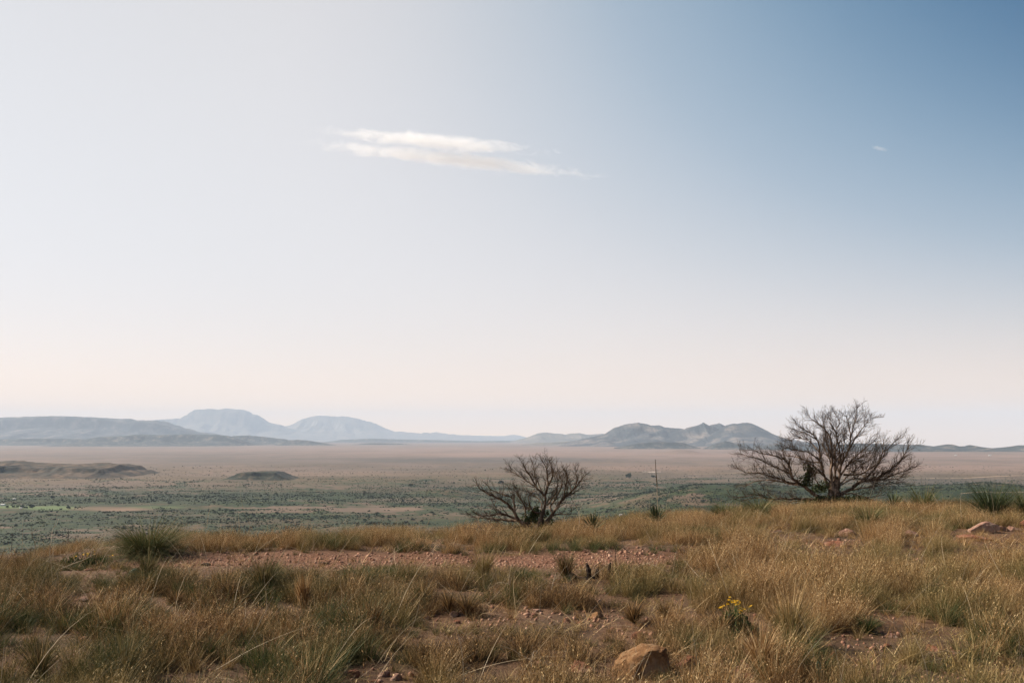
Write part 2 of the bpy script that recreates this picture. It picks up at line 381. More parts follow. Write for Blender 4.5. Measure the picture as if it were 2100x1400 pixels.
for (cu, cv, ru, rv, w) in [(650, 946, 520, 9, 0.5), (250, 934, 330, 7, 0.35), (1040, 943, 260, 5, 0.45), (1950, 987, 260, 9, 0.35), (1500, 978, 200, 6, 0.3), (900, 962, 300, 6, .25), (200, 1000, 300, 10, .3), (1650, 943, 260, 5, .2),
                            (1950, 962, 330, 9, -0.4), (1150, 931, 420, 5, -0.35), (700, 972, 260, 5, -0.25), (1350, 960, 200, 5, -.3), (880, 1025, 120, 5, -.3), (1000, 921, 500, 4, -.3), (1900, 935, 300, 5, -.25)]:
    tone = tone + w*blob(cu, cv, ru, rv, 0.6, 0.5)*front
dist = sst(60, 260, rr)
ylane = 13.45+0.035*xs
track = np.exp(-np.abs((ys-ylane+0.15*fbm(xs*0.8, ys*0.8, 3, 9))/0.85)**3)*(sst(100, 300, uu))*(1-sst(1330, 1480, uu))*(ys > 8)*(ys < 20)
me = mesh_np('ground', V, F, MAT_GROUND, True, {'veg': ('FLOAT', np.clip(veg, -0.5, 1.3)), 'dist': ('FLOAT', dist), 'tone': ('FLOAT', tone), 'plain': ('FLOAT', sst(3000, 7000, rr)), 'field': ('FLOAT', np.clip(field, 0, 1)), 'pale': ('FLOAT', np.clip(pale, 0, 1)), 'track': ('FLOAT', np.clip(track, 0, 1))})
tag(link('ground', me), kind='structure')
# cap in the centre
capF = np.array([[0, 1+k, 1+(k+1) % NA] for k in range(NA)])
import bmesh
bm = bmesh.new(); bm.from_mesh(me); bm.verts.ensure_lookup_table()
for k in range(NA):
    bm.faces.new((bm.verts[0], bm.verts[1+(k+1) % NA], bm.verts[1+k]))
bm.to_mesh(me); bm.free()

# ---------------------------------------------------------------- hills and mountains
def range_of_hills(name, prof, Yd, depth, mat, mesa=0.0, gully=0.35, seed=0, nx=260, ny=70, rough=1.0, base=None):
    if Yd > 8000:
        kf = 1.5 if Yd > 16000 else 1.25
        Yd *= kf; depth *= kf
    base = (VALLEY-6 if base is None else base)-Yd*Yd/(2*6.37e6)
    us = np.array([p[0] for p in prof], float); vs_ = np.array([p[1] for p in prof], float)
    ug = np.linspace(us[0], us[-1], nx)
    # smooth interpolation
    vg = np.interp(ug, us, vs_)
    w = 1; ker = np.hanning(2*w+3); ker /= ker.sum()
    vg = np.convolve(np.pad(vg, w+1, 'edge'), ker, 'valid')
    a = (ug-1050)/FPX; b = (700-vg)/FPX
    ztop = EYE+(SP+CP*b)/(CP-SP*b)*Yd
    xg = a/(CP-SP*b)*Yd
    px = (xg[-1]-xg[0])/nx
    H = np.maximum(ztop-base, 0.5)
    H = H+rough*fbm(xg/(px*7), xg*0+seed, 5, seed, 0.65)*H.max()*0.03
    t = np.linspace(-1, 1, ny)
    T, Xg = np.meshgrid(t, xg, indexing='ij')
    Hg = np.broadcast_to(H, T.shape)
    wob = 0.22*fbm(Xg/(depth*0.6), T*1.3, 4, seed+5)
    tt = np.clip(np.abs(T+wob*(1-np.abs(T)**2)*np.minimum(1, np.abs(T)*3)), 0, 1)
    if mesa > 0:
        f = 1-sst(mesa, 1.0, tt)
        f = np.where(tt < mesa+0.12, np.maximum(f, 1-0.6*sst(mesa, mesa+0.12, tt)), f*1.0)
        f = np.clip(1-sst(mesa, mesa+0.08, tt)*0.42-sst(mesa+0.08, 1, tt)*0.58, 0, 1)
    else:
        f = (1-tt)**1.35*0.75+0.25*(1-sst(0, 1, tt))
    rid = 1-np.abs(fbm(Xg/(depth*0.22)+0.8*fbm(T*2, Xg/depth, 3, seed+1), T*0.7, 4, seed+2))*2
    rid2 = 1-np.abs(fbm(Xg/(depth*0.5)+seed, T*0.4, 3, seed+12))*2.4
    f2 = f*(1-gully*(0.7*np.clip(rid, 0, 1)+0.55*np.clip(rid2, 0, 1))*np.minimum(1, 4*tt)*(1-f*0.3)) + 0.07*fbm(Xg/(depth*0.1), T*8, 5, seed+3, 0.6)*np.minimum(1, tt*4)*(1-tt)
    Zg = base+Hg*np.clip(f2, 0, 1.02)
    # keep the line of sight right: nearer rows must stay inside the same sight wedge
    Yg = Yd+T*depth
    Xw = Xg*(1+0*T)
    n, k = T.shape
    V = np.stack([Xw, Yg, Zg], -1).reshape(-1, 3)
    i, j = np.meshgrid(np.arange(n-1), np.arange(k-1), indexing='ij')
    F = np.stack([i*k+j, i*k+j+1, (i+1)*k+j+1, (i+1)*k+j], -1).reshape(-1, 4)
    o = link(name, mesh_np(name, V, F, mat, True)); tag(o, kind='structure'); return o

range_of_hills('mountain', [(-420, 905), (-300, 870), (-150, 858), (-60, 856), (0, 855), (60, 854), (105, 852), (150, 853.5), (190, 855), (235, 858), (260, 857.5), (280, 861), (300, 861.5), (320, 861), (345, 869), (370, 877), (400, 884), (440, 890), (480, 896), (520, 910)], 16500, 2600, MAT_MTN2, 0.12, 0.5, 1, 420, 90)
range_of_hills('mountain', [(240, 905), (290, 880), (320, 859), (345, 857.5), (370, 857), (385, 850), (400, 839), (415, 839), (430, 837.5), (450, 838.5), (470, 837), (490, 838), (505, 840), (520, 848), (535, 854), (550, 864), (575, 871), (600, 880), (650, 893), (720, 906)], 29000, 4200, MAT_MTN, 0.05, 0.5, 2, 360, 80)
range_of_hills('mountain', [(500, 905), (560, 880), (590, 872), (605, 866), (620, 858), (640, 851), (660, 851), (680, 852), (700, 851.5), (720, 854), (750, 861), (770, 868), (790, 878), (810, 884), (850, 887), (862, 888), (870, 886), (880, 887), (895, 884.5), (920, 890), (960, 892), (1010, 895), (1050, 905)], 30500, 3600, MAT_MTN, 0.0, 0.5, 3, 420, 80)
range_of_hills('hills', [(860, 903), (910, 893), (935, 891), (1000, 893), (1035, 893), (1045, 891), (1055, 890.5), (1065, 892), (1080, 896), (1130, 903)], 32500, 1700, MAT_MTN, 0.0, 0.4, 4, 200, 40)
range_of_hills('hills', [(1040, 907), (1085, 895), (1100, 888.5), (1112, 886), (1122, 886), (1140, 888), (1160, 890), (1172, 888), (1190, 887), (1205, 890.5), (1235, 888), (1270, 893), (1330, 906)], 17500, 1500, MAT_MTN, 0.0, 0.45, 5, 260, 50)
range_of_hills('mountain', [(1140, 912), (1200, 898), (1240, 889), (1260, 876), (1285, 868), (1298, 867), (1310, 865), (1322, 867), (1335, 870.5), (1350, 871), (1366, 875), (1380, 877), (1400, 879), (1440, 884), (1480, 900), (1520, 912)], 13200, 1900, MAT_MTN2, 0.0, 0.6, 6, 340, 80)
range_of_hills('mountain', [(1330, 912), (1370, 890), (1400, 880), (1413, 875), (1430, 871), (1443, 865.5), (1454, 871), (1462, 872), (1474, 880), (1500, 900), (1520, 912)], 12700, 1200, MAT_MTN2, 0.0, 0.45, 7, 240, 70)
range_of_hills('mountain', [(1400, 905), (1440, 880), (1456, 870), (1463, 868.5), (1474, 866.5), (1482, 870), (1490, 873), (1520, 885), (1560, 905)], 13900, 1000, MAT_MTN2, 0.0, 0.4, 17, 160, 50)
range_of_hills('mountain', [(1420, 912), (1460, 890), (1484, 873), (1497, 868), (1515, 867), (1535, 865.5), (1545, 868), (1560, 875), (1580, 886), (1600, 896), (1640, 904), (1720, 912)], 12300, 1700, MAT_MTN2, 0.0, 0.4, 8, 300, 70)
range_of_hills('hills', [(1600, 922), (1680, 914), (1760, 908), (1860, 911), (1872, 912), (1885, 910.5), (1900, 913), (1918, 915), (1930, 912), (1942, 910), (1952, 910.5), (1966, 914.5), (1980, 914), (1988, 911.5), (1996, 913.5), (2012, 916), (2030, 918), (2050, 922), (2064, 921), (2076, 915), (2090, 912), (2110, 912), (2160, 918), (2300, 910), (2450, 926)], 8600, 900, MAT_MTN_DARK, 0.0, 0.45, 9, 520, 60)
# low scrub-covered tablelands in front of the mountains
range_of_hills('hills', [(120, 916), (170, 902), (200, 896), (240, 893.5), (290, 890), (330, 891), (360, 889.5), (400, 890), (440, 890.5), (465, 893), (485, 898), (505, 906), (525, 916)], 13300, 1500, MAT_MTN_DARK, 0.1, 0.6, 10, 300, 60)
range_of_hills('hills', [(-300, 916), (-100, 899), (0, 900), (120, 898), (200, 901), (300, 908), (360, 916)], 14300, 900, MAT_MTN_DARK, 0.1, 0.5, 20, 260, 40)
range_of_hills('hills', [(440, 912), (480, 893), (510, 892), (540, 895), (560, 897), (585, 900), (620, 910)], 15000, 800, MAT_MTN_DARK, 0.1, 0.4, 11, 160, 30)
range_of_hills('hills', [(560, 915), (590, 902), (610, 901), (640, 904), (665, 908), (700, 914)], 13600, 500, MAT_MTN_DARK, 0.1, 0.4, 12, 140, 30)
range_of_hills('hills', [(640, 910), (700, 901), (760, 899), (850, 901), (900, 902), (980, 904), (1060, 903), (1160, 908)], 17500, 700, MAT_MTN_DARK, 0.1, 0.4, 13, 300, 30)
range_of_hills('hills', [(700, 913), (760, 908), (820, 909), (860, 913)], 14500, 250, MAT_MTN_DARK, 0.1, 0.4, 14, 120, 24)
range_of_hills('hills', [(1050, 914), (1100, 908), (1150, 906), (1185, 903), (1200, 903), (1215, 909), (1240, 914)], 13800, 500, MAT_MTN, 0.1, 0.4, 15, 160, 30)
range_of_hills('hills', [(1260, 918), (1310, 908), (1350, 905), (1400, 907), (1420, 914), (1435, 918)], 9800, 420, MAT_MTN_DARK, 0.1, 0.4, 16, 160, 30)
range_of_hills('hills', [(1440, 921), (1460, 912), (1480, 905), (1487, 903), (1496, 905), (1515, 909), (1535, 912), (1545, 920)], 9500, 380, MAT_MTN_DARK, 0.0, 0.45, 18, 180, 36)
range_of_hills('hills', [(1520, 921), (1580, 910), (1640, 909), (1700, 912), (1780, 920)], 9400, 400, MAT_MTN_DARK, 0.0, 0.4, 19, 200, 30)
# two tablelands on the plain
range_of_hills('mesa', [(-260, 962), (-120, 950), (0, 946), (50, 946), (75, 948), (120, 950), (160, 951), (200, 951), (235, 950), (248, 952), (254, 957), (262, 963), (275, 966), (285, 970), (300, 975), (330, 980)], 3980, 420, MAT_MESA, 0.45, 0.3, 31, 420, 70, rough=0.4, base=VALLEY-3)
range_of_hills('mesa', [(455, 984), (478, 977), (490, 972), (500, 967.5), (508, 966.5), (520, 966.5), (540, 964.5), (560, 965.5), (572, 966), (580, 970), (590, 975), (600, 979), (615, 984)], 3620, 130, MAT_MESA2, 0.55, 0.15, 32, 240, 50, rough=0.25, base=VALLEY-3)

# dirt roads on the plain and a pale chalk patch
def ribbon(name, pts, wid, mat, n=60, lift=0.5):
    P = [ground_at(u, v, 500, 12000) for u, v in pts]
    P = np.array([tuple(p) for p in P]); k = np.linspace(0, len(P)-1, n)
    L = np.stack([np.interp(k, np.arange(len(P)), P[:, q]) for q in range(2)], -1)
    d = np.gradient(L, axis=0); d /= np.linalg.norm(d, axis=1)[:, None]+1e-9
    nrm = np.stack([-d[:, 1], d[:, 0]], -1)
    V = []
    for s in (-0.5, 0.5):
        q = L+nrm*s*np.asarray(wid).reshape(-1, 1)*np.ones((n, 1))
        V.append(np.stack([q[:, 0], q[:, 1], ground_z(q[:, 0], q[:, 1])+lift], -1))
    V = np.concatenate(V); i = np.arange(n-1)
    F = np.stack([i, i+1, n+i+1, n+i], -1)
    if d[0, 0] > 0: F = F[:, ::-1]
    tag(link(name, mesh_np(name, V, F, mat)), kind='structure')
ribbon('dirt_road', [(1680, 981), (1900, 981), (1980, 980), (2060, 976), (2140, 973)], 16, MAT_DIRTROAD)
ribbon('dirt_road', [(1410, 972), (1500, 970), (1560, 967)], 14, MAT_DIRTROAD)
ribbon('dirt_road', [(1285, 981), (1330, 981), (1400, 979), (1430, 978)], 10, MAT_DIRTROAD)
ribbon('dirt_track', [(1970, 1012.5), (2040, 1010.5), (2110, 1009)], 3, MAT_DIRTROAD)
ribbon('chalk_bank', [(1321, 967.5), (1329, 966.8), (1337, 968.6), (1341, 967.0), (1355, 967.4)], 16+18*rng.random(60), MAT_CHALK)

# ---------------------------------------------------------------- far shrubs, trees, poles, houses
def ico(sub=1):
    bm = bmesh.new(); bmesh.ops.create_icosphere(bm, subdivisions=sub, radius=1.0)
    bm.verts.ensure_lookup_table()
    V = np.array([v.co[:] for v in bm.verts]); F = np.array([[v.index for v in f.verts] for f in bm.faces]); bm.free()
    return V, F
ICO1, ICO2, ICO3, ICO4 = ico(1), ico(2), ico(3), ico(5)
def n3(P, sc, seed):
    return (fbm(P[:, 0]*sc+seed, P[:, 1]*sc, 3, seed)+fbm(P[:, 1]*sc, P[:, 2]*sc+seed, 3, seed+9)+fbm(P[:, 2]*sc+seed, P[:, 0]*sc, 3, seed+19))/3
def leafy(seed, n=700, squash=0.7, leaf=0.16):
    """a crown of many small leaf faces spread through several lumps"""
    r = np.random.default_rng(seed)
    cs = r.normal(0, 0.42, (7, 3))*[1, 1, 0.55]; cs[0] = 0; rad = r.uniform(0.35, 0.62, 7)
    k = r.integers(0, 7, n); d = r.normal(size=(n, 3)); d /= np.linalg.norm(d, axis=1)[:, None]
    P = cs[k]+d*(rad[k]*r.uniform(0.55, 1.05, n))[:, None]
    P[:, 2] = P[:, 2]*squash+0.62*squash
    P[:, 2] = np.maximum(P[:, 2], 0.03)
    a = r.normal(size=(n, 3)); a /= np.linalg.norm(a, axis=1)[:, None]
    b = np.cross(a, r.normal(size=(n, 3))); b /= np.linalg.norm(b, axis=1)[:, None]
    s = leaf*r.uniform(0.6, 1.3, n)[:, None]
    V = np.stack([P+a*s, P+b*s, P-a*s, P-b*s*0.8], 1).reshape(-1, 3)
    F = np.arange(4*n).reshape(-1, 4)
    return V, F, np.repeat(np.stack([r.random(n), r.random(n), r.random(n), np.ones(n)], -1), 4, 0)
shr = [mesh_np('shrub', *leafy(100+k, 130, 0.75, 0.27)[:2], MAT_SHRUB) for k in range(4)]

def gn_instances(name, pts, rot, scale, idx, sources, mat=None, kind='stuff'):
    me = bpy.data.meshes.new(name); P = np.asarray(pts, np.float32)
    me.vertices.add(len(P)); me.vertices.foreach_set('co', P.ravel())
    for an, ty, dat, key in (('rot', 'FLOAT_VECTOR', np.asarray(rot, np.float32), 'vector'), ('scl', 'FLOAT_VECTOR', np.asarray(scale, np.float32), 'vector'), ('idx', 'INT', np.asarray(idx, np.int32), 'value')):
        a = me.attributes.new(an, ty, 'POINT'); a.data.foreach_set(key, dat.ravel())
    col = bpy.data.collections.new(name+'_sources')
    for k, sm in enumerate(sources):
        ob = bpy.data.objects.new('%s_source_%02d' % (name, k), sm); col.objects.link(ob)
    o = link(name, me); tag(o, kind=kind)
    ng = bpy.data.node_groups.new(name+'_scatter', 'GeometryNodeTree')
    ng.interface.new_socket('Geometry', in_out='INPUT', socket_type='NodeSocketGeometry')
    ng.interface.new_socket('Geometry', in_out='OUTPUT', socket_type='NodeSocketGeometry')
    N = ng.nodes; gi = N.new('NodeGroupInput'); go = N.new('NodeGroupOutput'); ip = N.new('GeometryNodeInstanceOnPoints')
    ci = N.new('GeometryNodeCollectionInfo'); ci.inputs['Collection'].default_value = col
    ci.inputs['Separate Children'].default_value = True; ci.inputs['Reset Children'].default_value = True
    def na(an, ty):
        n = N.new('GeometryNodeInputNamedAttribute'); n.data_type = ty; n.inputs['Name'].default_value = an; return n.outputs['Attribute']
    L = ng.links.new
    L(gi.outputs[0], ip.inputs['Points']); L(ci.outputs[0], ip.inputs['Instance']); ip.inputs['Pick Instance'].default_value = True
    L(na('idx', 'INT'), ip.inputs['Instance Index']); L(na('rot', 'FLOAT_VECTOR'), ip.inputs['Rotation']); L(na('scl', 'FLOAT_VECTOR'), ip.inputs['Scale'])
    L(ip.outputs[0], go.inputs[0])
    md = o.modifiers.new('scatter', 'NODES'); md.node_group = ng
    return o

# scrub over the valley floor: uncountable thousands
n = 260000
th = rng.uniform(-0.52, 0.52, n); yy = np.exp(rng.uniform(np.log(420), np.log(5200), n)); xx = yy*np.tan(th)*1.0
zz = ground_z(xx, yy); us_, vs2 = to_uv(xx, yy, zz)
dens = 0.16+0.9*np.clip(0.42+2.6*fbm(xx/300, yy/220, 5, 55, 0.6), 0, 1)*(1-sst(2500, 4200, yy))
def bb(cu, cv, ru, rv): return 1-sst(0.6, 1.2, np.hypot((us_-cu)/ru, (vs2-cv)/rv))
for (cu, cv, ru, rv, w) in [(500, 1022, 560, 13, 0.6), (150, 1070, 420, 34, 0.4), (1350, 1052, 330, 14, 0.4), (980, 1076, 120, 12, 0.35), (1980, 1000, 240, 16, 0.7), (1440, 1004, 140, 14, 0.4), (1200, 1013, 240, 8, 0.4),
                            (700, 1040, 330, 6, -0.7), (650, 1052, 300, 5, -0.5), (1300, 1036, 300, 7, -0.5), (20, 1039, 60, 4, -2), (105, 1041, 55, 6, -2), (240, 1043, 80, 6, -2)]:
    dens = dens+w*bb(cu, cv, ru, rv)
dens = dens+1.1*np.exp(-np.abs((yy-2230.0)/300.0)**2.2)*(us_ > 1290)*np.clip(0.5+1.5*fbm(xx/120, yy/120, 3, 94), 0, 1)
wash = np.exp(-(fbm(xx/700+3, yy/420, 4, 58)/0.045)**2)
dens = dens*np.clip(0.50+2.6*fbm(xx/90, yy/60, 4, 57, 0.6), 0.03, 1.6)+0.9*wash*(yy < 3600)
keep = (rng.random(n) < dens*1.15)
xx, yy, zz = xx[keep], yy[keep], zz[keep]; n = len(xx)
sc = 0.62*rng.uniform(0.6, 1.9, n)*np.where(rng.random(n) < 0.08, 1.7, 1.0)*np.clip(yy/1500, 0.5, 1.4)
gn_instances('scrub', np.stack([xx, yy, zz-0.1], -1), np.stack([xx*0, xx*0, rng.uniform(0, 6.28, n)], -1), np.stack([sc*1.0, sc*1.0, sc*1.1], -1), rng.integers(0, 4, n), shr)

# the larger single shrubs that show as dark dots
made = 0
src = None
tries = 0
while made < 240 and tries < 6000:
    tries += 1
    u = rng.uniform(-10, 2110); v = rng.choice([rng.uniform(1050, 1118), rng.uniform(985, 1118)])
    if u > 1500 and v > 1020: continue
    p = ground_at(u, v, 350, 5200)
    if abs(to_uv(p.x, p.y, p.z)[1]-v) > 3: continue
    if u < 320 and 1033 < v < 1048: continue
    s = rng.uniform(1.5, 3.2)*np.clip(p.y/1500, 0.55, 1.35)
    o = bpy.data.objects.new('desert_shrub', shr[made % 4]); C.objects.link(o)
    o.location = (p.x, p.y, p.z-0.2); o.rotation_euler = (0, 0, rng.uniform(0, 6.28)); o.scale = (s, s, s*0.85)
    tag(o, 'dark green rounded shrub dotting the valley floor beyond the grassy ridge', 'shrub', 'dark shrubs scattered over the valley floor')
    made += 1

def tube(pts, rad, sides=6, V=None, F=None, cap=False):
    V = [] if V is None else V; F = [] if F is None else F
    pts = [Vector(p) for p in pts]; base = len(V); up = Vector((0.13, 0.21, 0.97)); n = len(pts)
    prev = None
    for i, p in enumerate(pts):
        t = (pts[min(i+1, n-1)]-pts[max(i-1, 0)])
        if t.length < 1e-9: t = Vector((0, 0, 1))
        t.normalize()
        if prev is None:
            a = t.cross(up)
            if a.length < 0.1: a = t.cross(Vector((1, 0, 0)))
        else:
            a = prev-t*prev.dot(t)
        a.normalize(); prev = a; b = t.cross(a)
        for k in range(sides):
            an = 2*math.pi*k/sides
            V.append(p+(a*math.cos(an)+b*math.sin(an))*rad[i])
    for i in range(n-1):
        for k in range(sides):
            k2 = (k+1) % sides
            F.append((base+i*sides+k, base+i*sides+k2, base+(i+1)*sides+k2, base+(i+1)*sides+k))
    if cap:
        for e, c in ((0, base), (n-1, base+(n-1)*sides)):
            for k in range(1, sides//2):
                q = (c+k, c+k+1, c+(sides-k-1 if k+1 < sides-k-1 else k+1), c+(sides-k) % sides)
            V.append(pts[e]); ci_ = len(V)-1
            for k in range(sides): F.append((c+k, c+(k+1) % sides, ci_, ci_))
    return V, F
def pymesh(name, V, F, mat, smooth=False):
    me = bpy.data.meshes.new(name)
    F = [tuple(dict.fromkeys(f)) for f in F]
    me.from_pydata([tuple(v) for v in V], [], F); me.materials.append(mat)
    if smooth: me.polygons.foreach_set('use_smooth', [True]*len(me.polygons))
    me.update(); return me

# ranch trees
tr_tr = pymesh('trunk', *tube([(0, 0, -0.3), (0.05, 0, 0.5), (0, 0.03, 1.2)], [0.13, 0.10, 0.05], 6), MAT_SHRUB_TRUNK)
ranch = [(14, 1041, 3.6, 'round dark tree beside the white ranch roof at the left edge'), (27, 1041, 3.3, 'low dark tree, first of the joined pair right of the ranch roof'), (36, 1040, 3.0, 'low dark tree, second of the joined pair right of the ranch roof'),
         (46, 1041, 4.6, 'tall double-topped tree behind the small white shed'), (53, 1042, 3.0, 'small tree leaning against the tall double-topped ranch tree'), (66, 1042, 4.8, 'broad dark tree at the green field edge, widest of the ranch trees'),
         (93, 1037, 2.8, 'small tree behind the middle of the bright green field'), (119, 1037, 4.0, 'narrow tall tree standing behind the bright green field'), (141, 1043, 4.6, 'lone tree standing in the bright green field on its right part'), (155, 1042, 2.6, 'small pale tree right of the lone tree in the green field'),
         (107, 1021, 4.2, 'wide dark tree in the scrub band above the ranch'), (438, 1031, 3.8, 'dark tree on the edge of the tan strip in mid valley'), (345, 1070, 3.6, 'dark tree in the scrub just above the big left grass clump'),
         (1290, 981, 7.5, 'round lone tree on the pale plain left of the yucca stalk'), (1339, 979, 4.2, 'small lone tree on the plain just left of the yucca stalk'), (842, 997, 5.0, 'small lone tree on the plain left of the smaller dead tree'),
         (1028, 992, 5.2, 'dark tree pair on the plain behind the smaller dead tree')]
for k, (u, v, s, lab) in enumerate(ranch):
    p = ground_at(u, v, 400, 9000); s *= p.y/2300
    t = thing('tree', lab, 'tree', p)
    c = link('crown', shr[k % 4], t, (0, 0, s*0.35), (0, 0, k*1.3), (s*1.05, s*1.05, s*1.15)); link('trunk', tr_tr, t, None, None, s)

# utility poles
def pole_meshes(h):
    pm = pymesh('post', *tube([(0, 0, -0.5), (0, 0, h*0.5), (0, 0, h)], [0.24, 0.21, 0.17], 8, cap=True), MAT_POLE)
    cm = pymesh('crossarm', *tube([(-1.1, 0.18, h-0.5), (1.1, 0.18, h-0.5)], [0.08, 0.08], 4, cap=True), MAT_POLE)
    return pm, cm
pm, cm = pole_meshes(8.5)
for u, vb, H, lab in [(24, 1122, 8.5, 'dark wooden utility pole nearest the left edge, rising from the brown slope'), (139, 1119, 9.2, 'dark wooden utility pole left of the big grass clump on the brown slope')]:
    p = at(u, vb, 600); z = gz(p.x, p.y)
    t = thing('utility_pole', lab, 'utility pole', (p.x, p.y, z), 'wooden utility poles')
    t.scale = (1, 1, (p.z+H-z)/8.5); link('post', pm, t); link('crossarm', cm, t)
for u, vb in [(3, 1023), (55, 1022), (107, 1020), (161, 1018), (210, 1017), (257, 1015), (301, 1013), (428, 1009), (505, 1006), (542, 1005), (577, 1004), (648, 1001), (735, 999), (811, 997), (872, 996), (955, 994)]:
    p = ground_at(u, vb, 500, 6000); s = 13.0*p.y/2700/8.5
    t = thing('utility_pole', 'thin utility pole in the far line crossing the valley behind the scrub band', 'utility pole', p, 'far line of utility poles'); t.scale = (s, s, s); link('post', pm, t); link('crossarm', cm, t)

# small buildings
def house(u, v, w, d, h, lab, name='house', ymin=400, ymax=12000):
    p = ground_at(u, v, ymin, ymax)
    t = thing(name, lab, 'building', p)
    V = [(-w/2, -d/2, -1), (w/2, -d/2, -1), (w/2, d/2, -1), (-w/2, d/2, -1), (-w/2, -d/2, h), (w/2, -d/2, h), (w/2, d/2, h), (-w/2, d/2, h), (-w/2, 0, h+d*0.22), (w/2, 0, h+d*0.22)]
    F = [(0, 1, 5, 4), (2, 3, 7, 6), (1, 2, 6, 9, 5), (3, 0, 4, 8, 7), (0, 3, 2, 1)]
    link('wall', pymesh('wall', V, F, MAT_WHITE), t)
    e = 0.4; r0 = h-0.1
    V = [(-w/2-e, -d/2-e, r0), (w/2+e, -d/2-e, r0), (w/2+e, 0, h+d*0.22+0.15), (-w/2-e, 0, h+d*0.22+0.15), (-w/2-e, d/2+e, r0), (w/2+e, d/2+e, r0)]
    V += [(x, y, z+0.2) for x, y, z in V]
    F = [(0, 1, 2, 3), (3, 2, 5, 4), (6, 9, 8, 7), (9, 10, 11, 8), (0, 6, 7, 1), (4, 5, 11, 10), (0, 3, 9, 6), (3, 4, 10, 9), (1, 7, 8, 2), (2, 8, 11, 5)]
    link('roof', pymesh('roof', V, F, MAT_ROOF), t)
    for kx in (-0.3, 0.05, 0.32):
        V = [(kx*w-0.5, -d/2-0.04, h*0.35), (kx*w+0.5, -d/2-0.04, h*0.35), (kx*w+0.5, -d/2-0.04, h*0.75), (kx*w-0.5, -d/2-0.04, h*0.75)]
        V += [(x, y+0.05, z) for x, y, z in V]
        link('window', pymesh('window', V, [(0, 1, 2, 3), (4, 7, 6, 5), (0, 4, 5, 1), (2, 6, 7, 3), (1, 5, 6, 2), (3, 7, 4, 0)], MAT_WIN), t)
    return t
house(6, 1037, 9, 7, 3.2, 'white ranch house with pale roof among trees at the left edge')
house(43, 1043, 4.5, 4, 2.0, 'small white shed beside the bright green field')
house(29, 1024, 6, 4, 2.0, 'small pale building in the scrub above the ranch trees')
house(1273, 1057, 5, 4, 2.0, 'small white cabin in the green band left of the yucca stalk')
house(1960, 934, 18, 9, 4, 'long white building far away at the foot of the right hills')
house(2030, 934, 22, 9, 4, 'pale far building at the hill foot near the right edge')

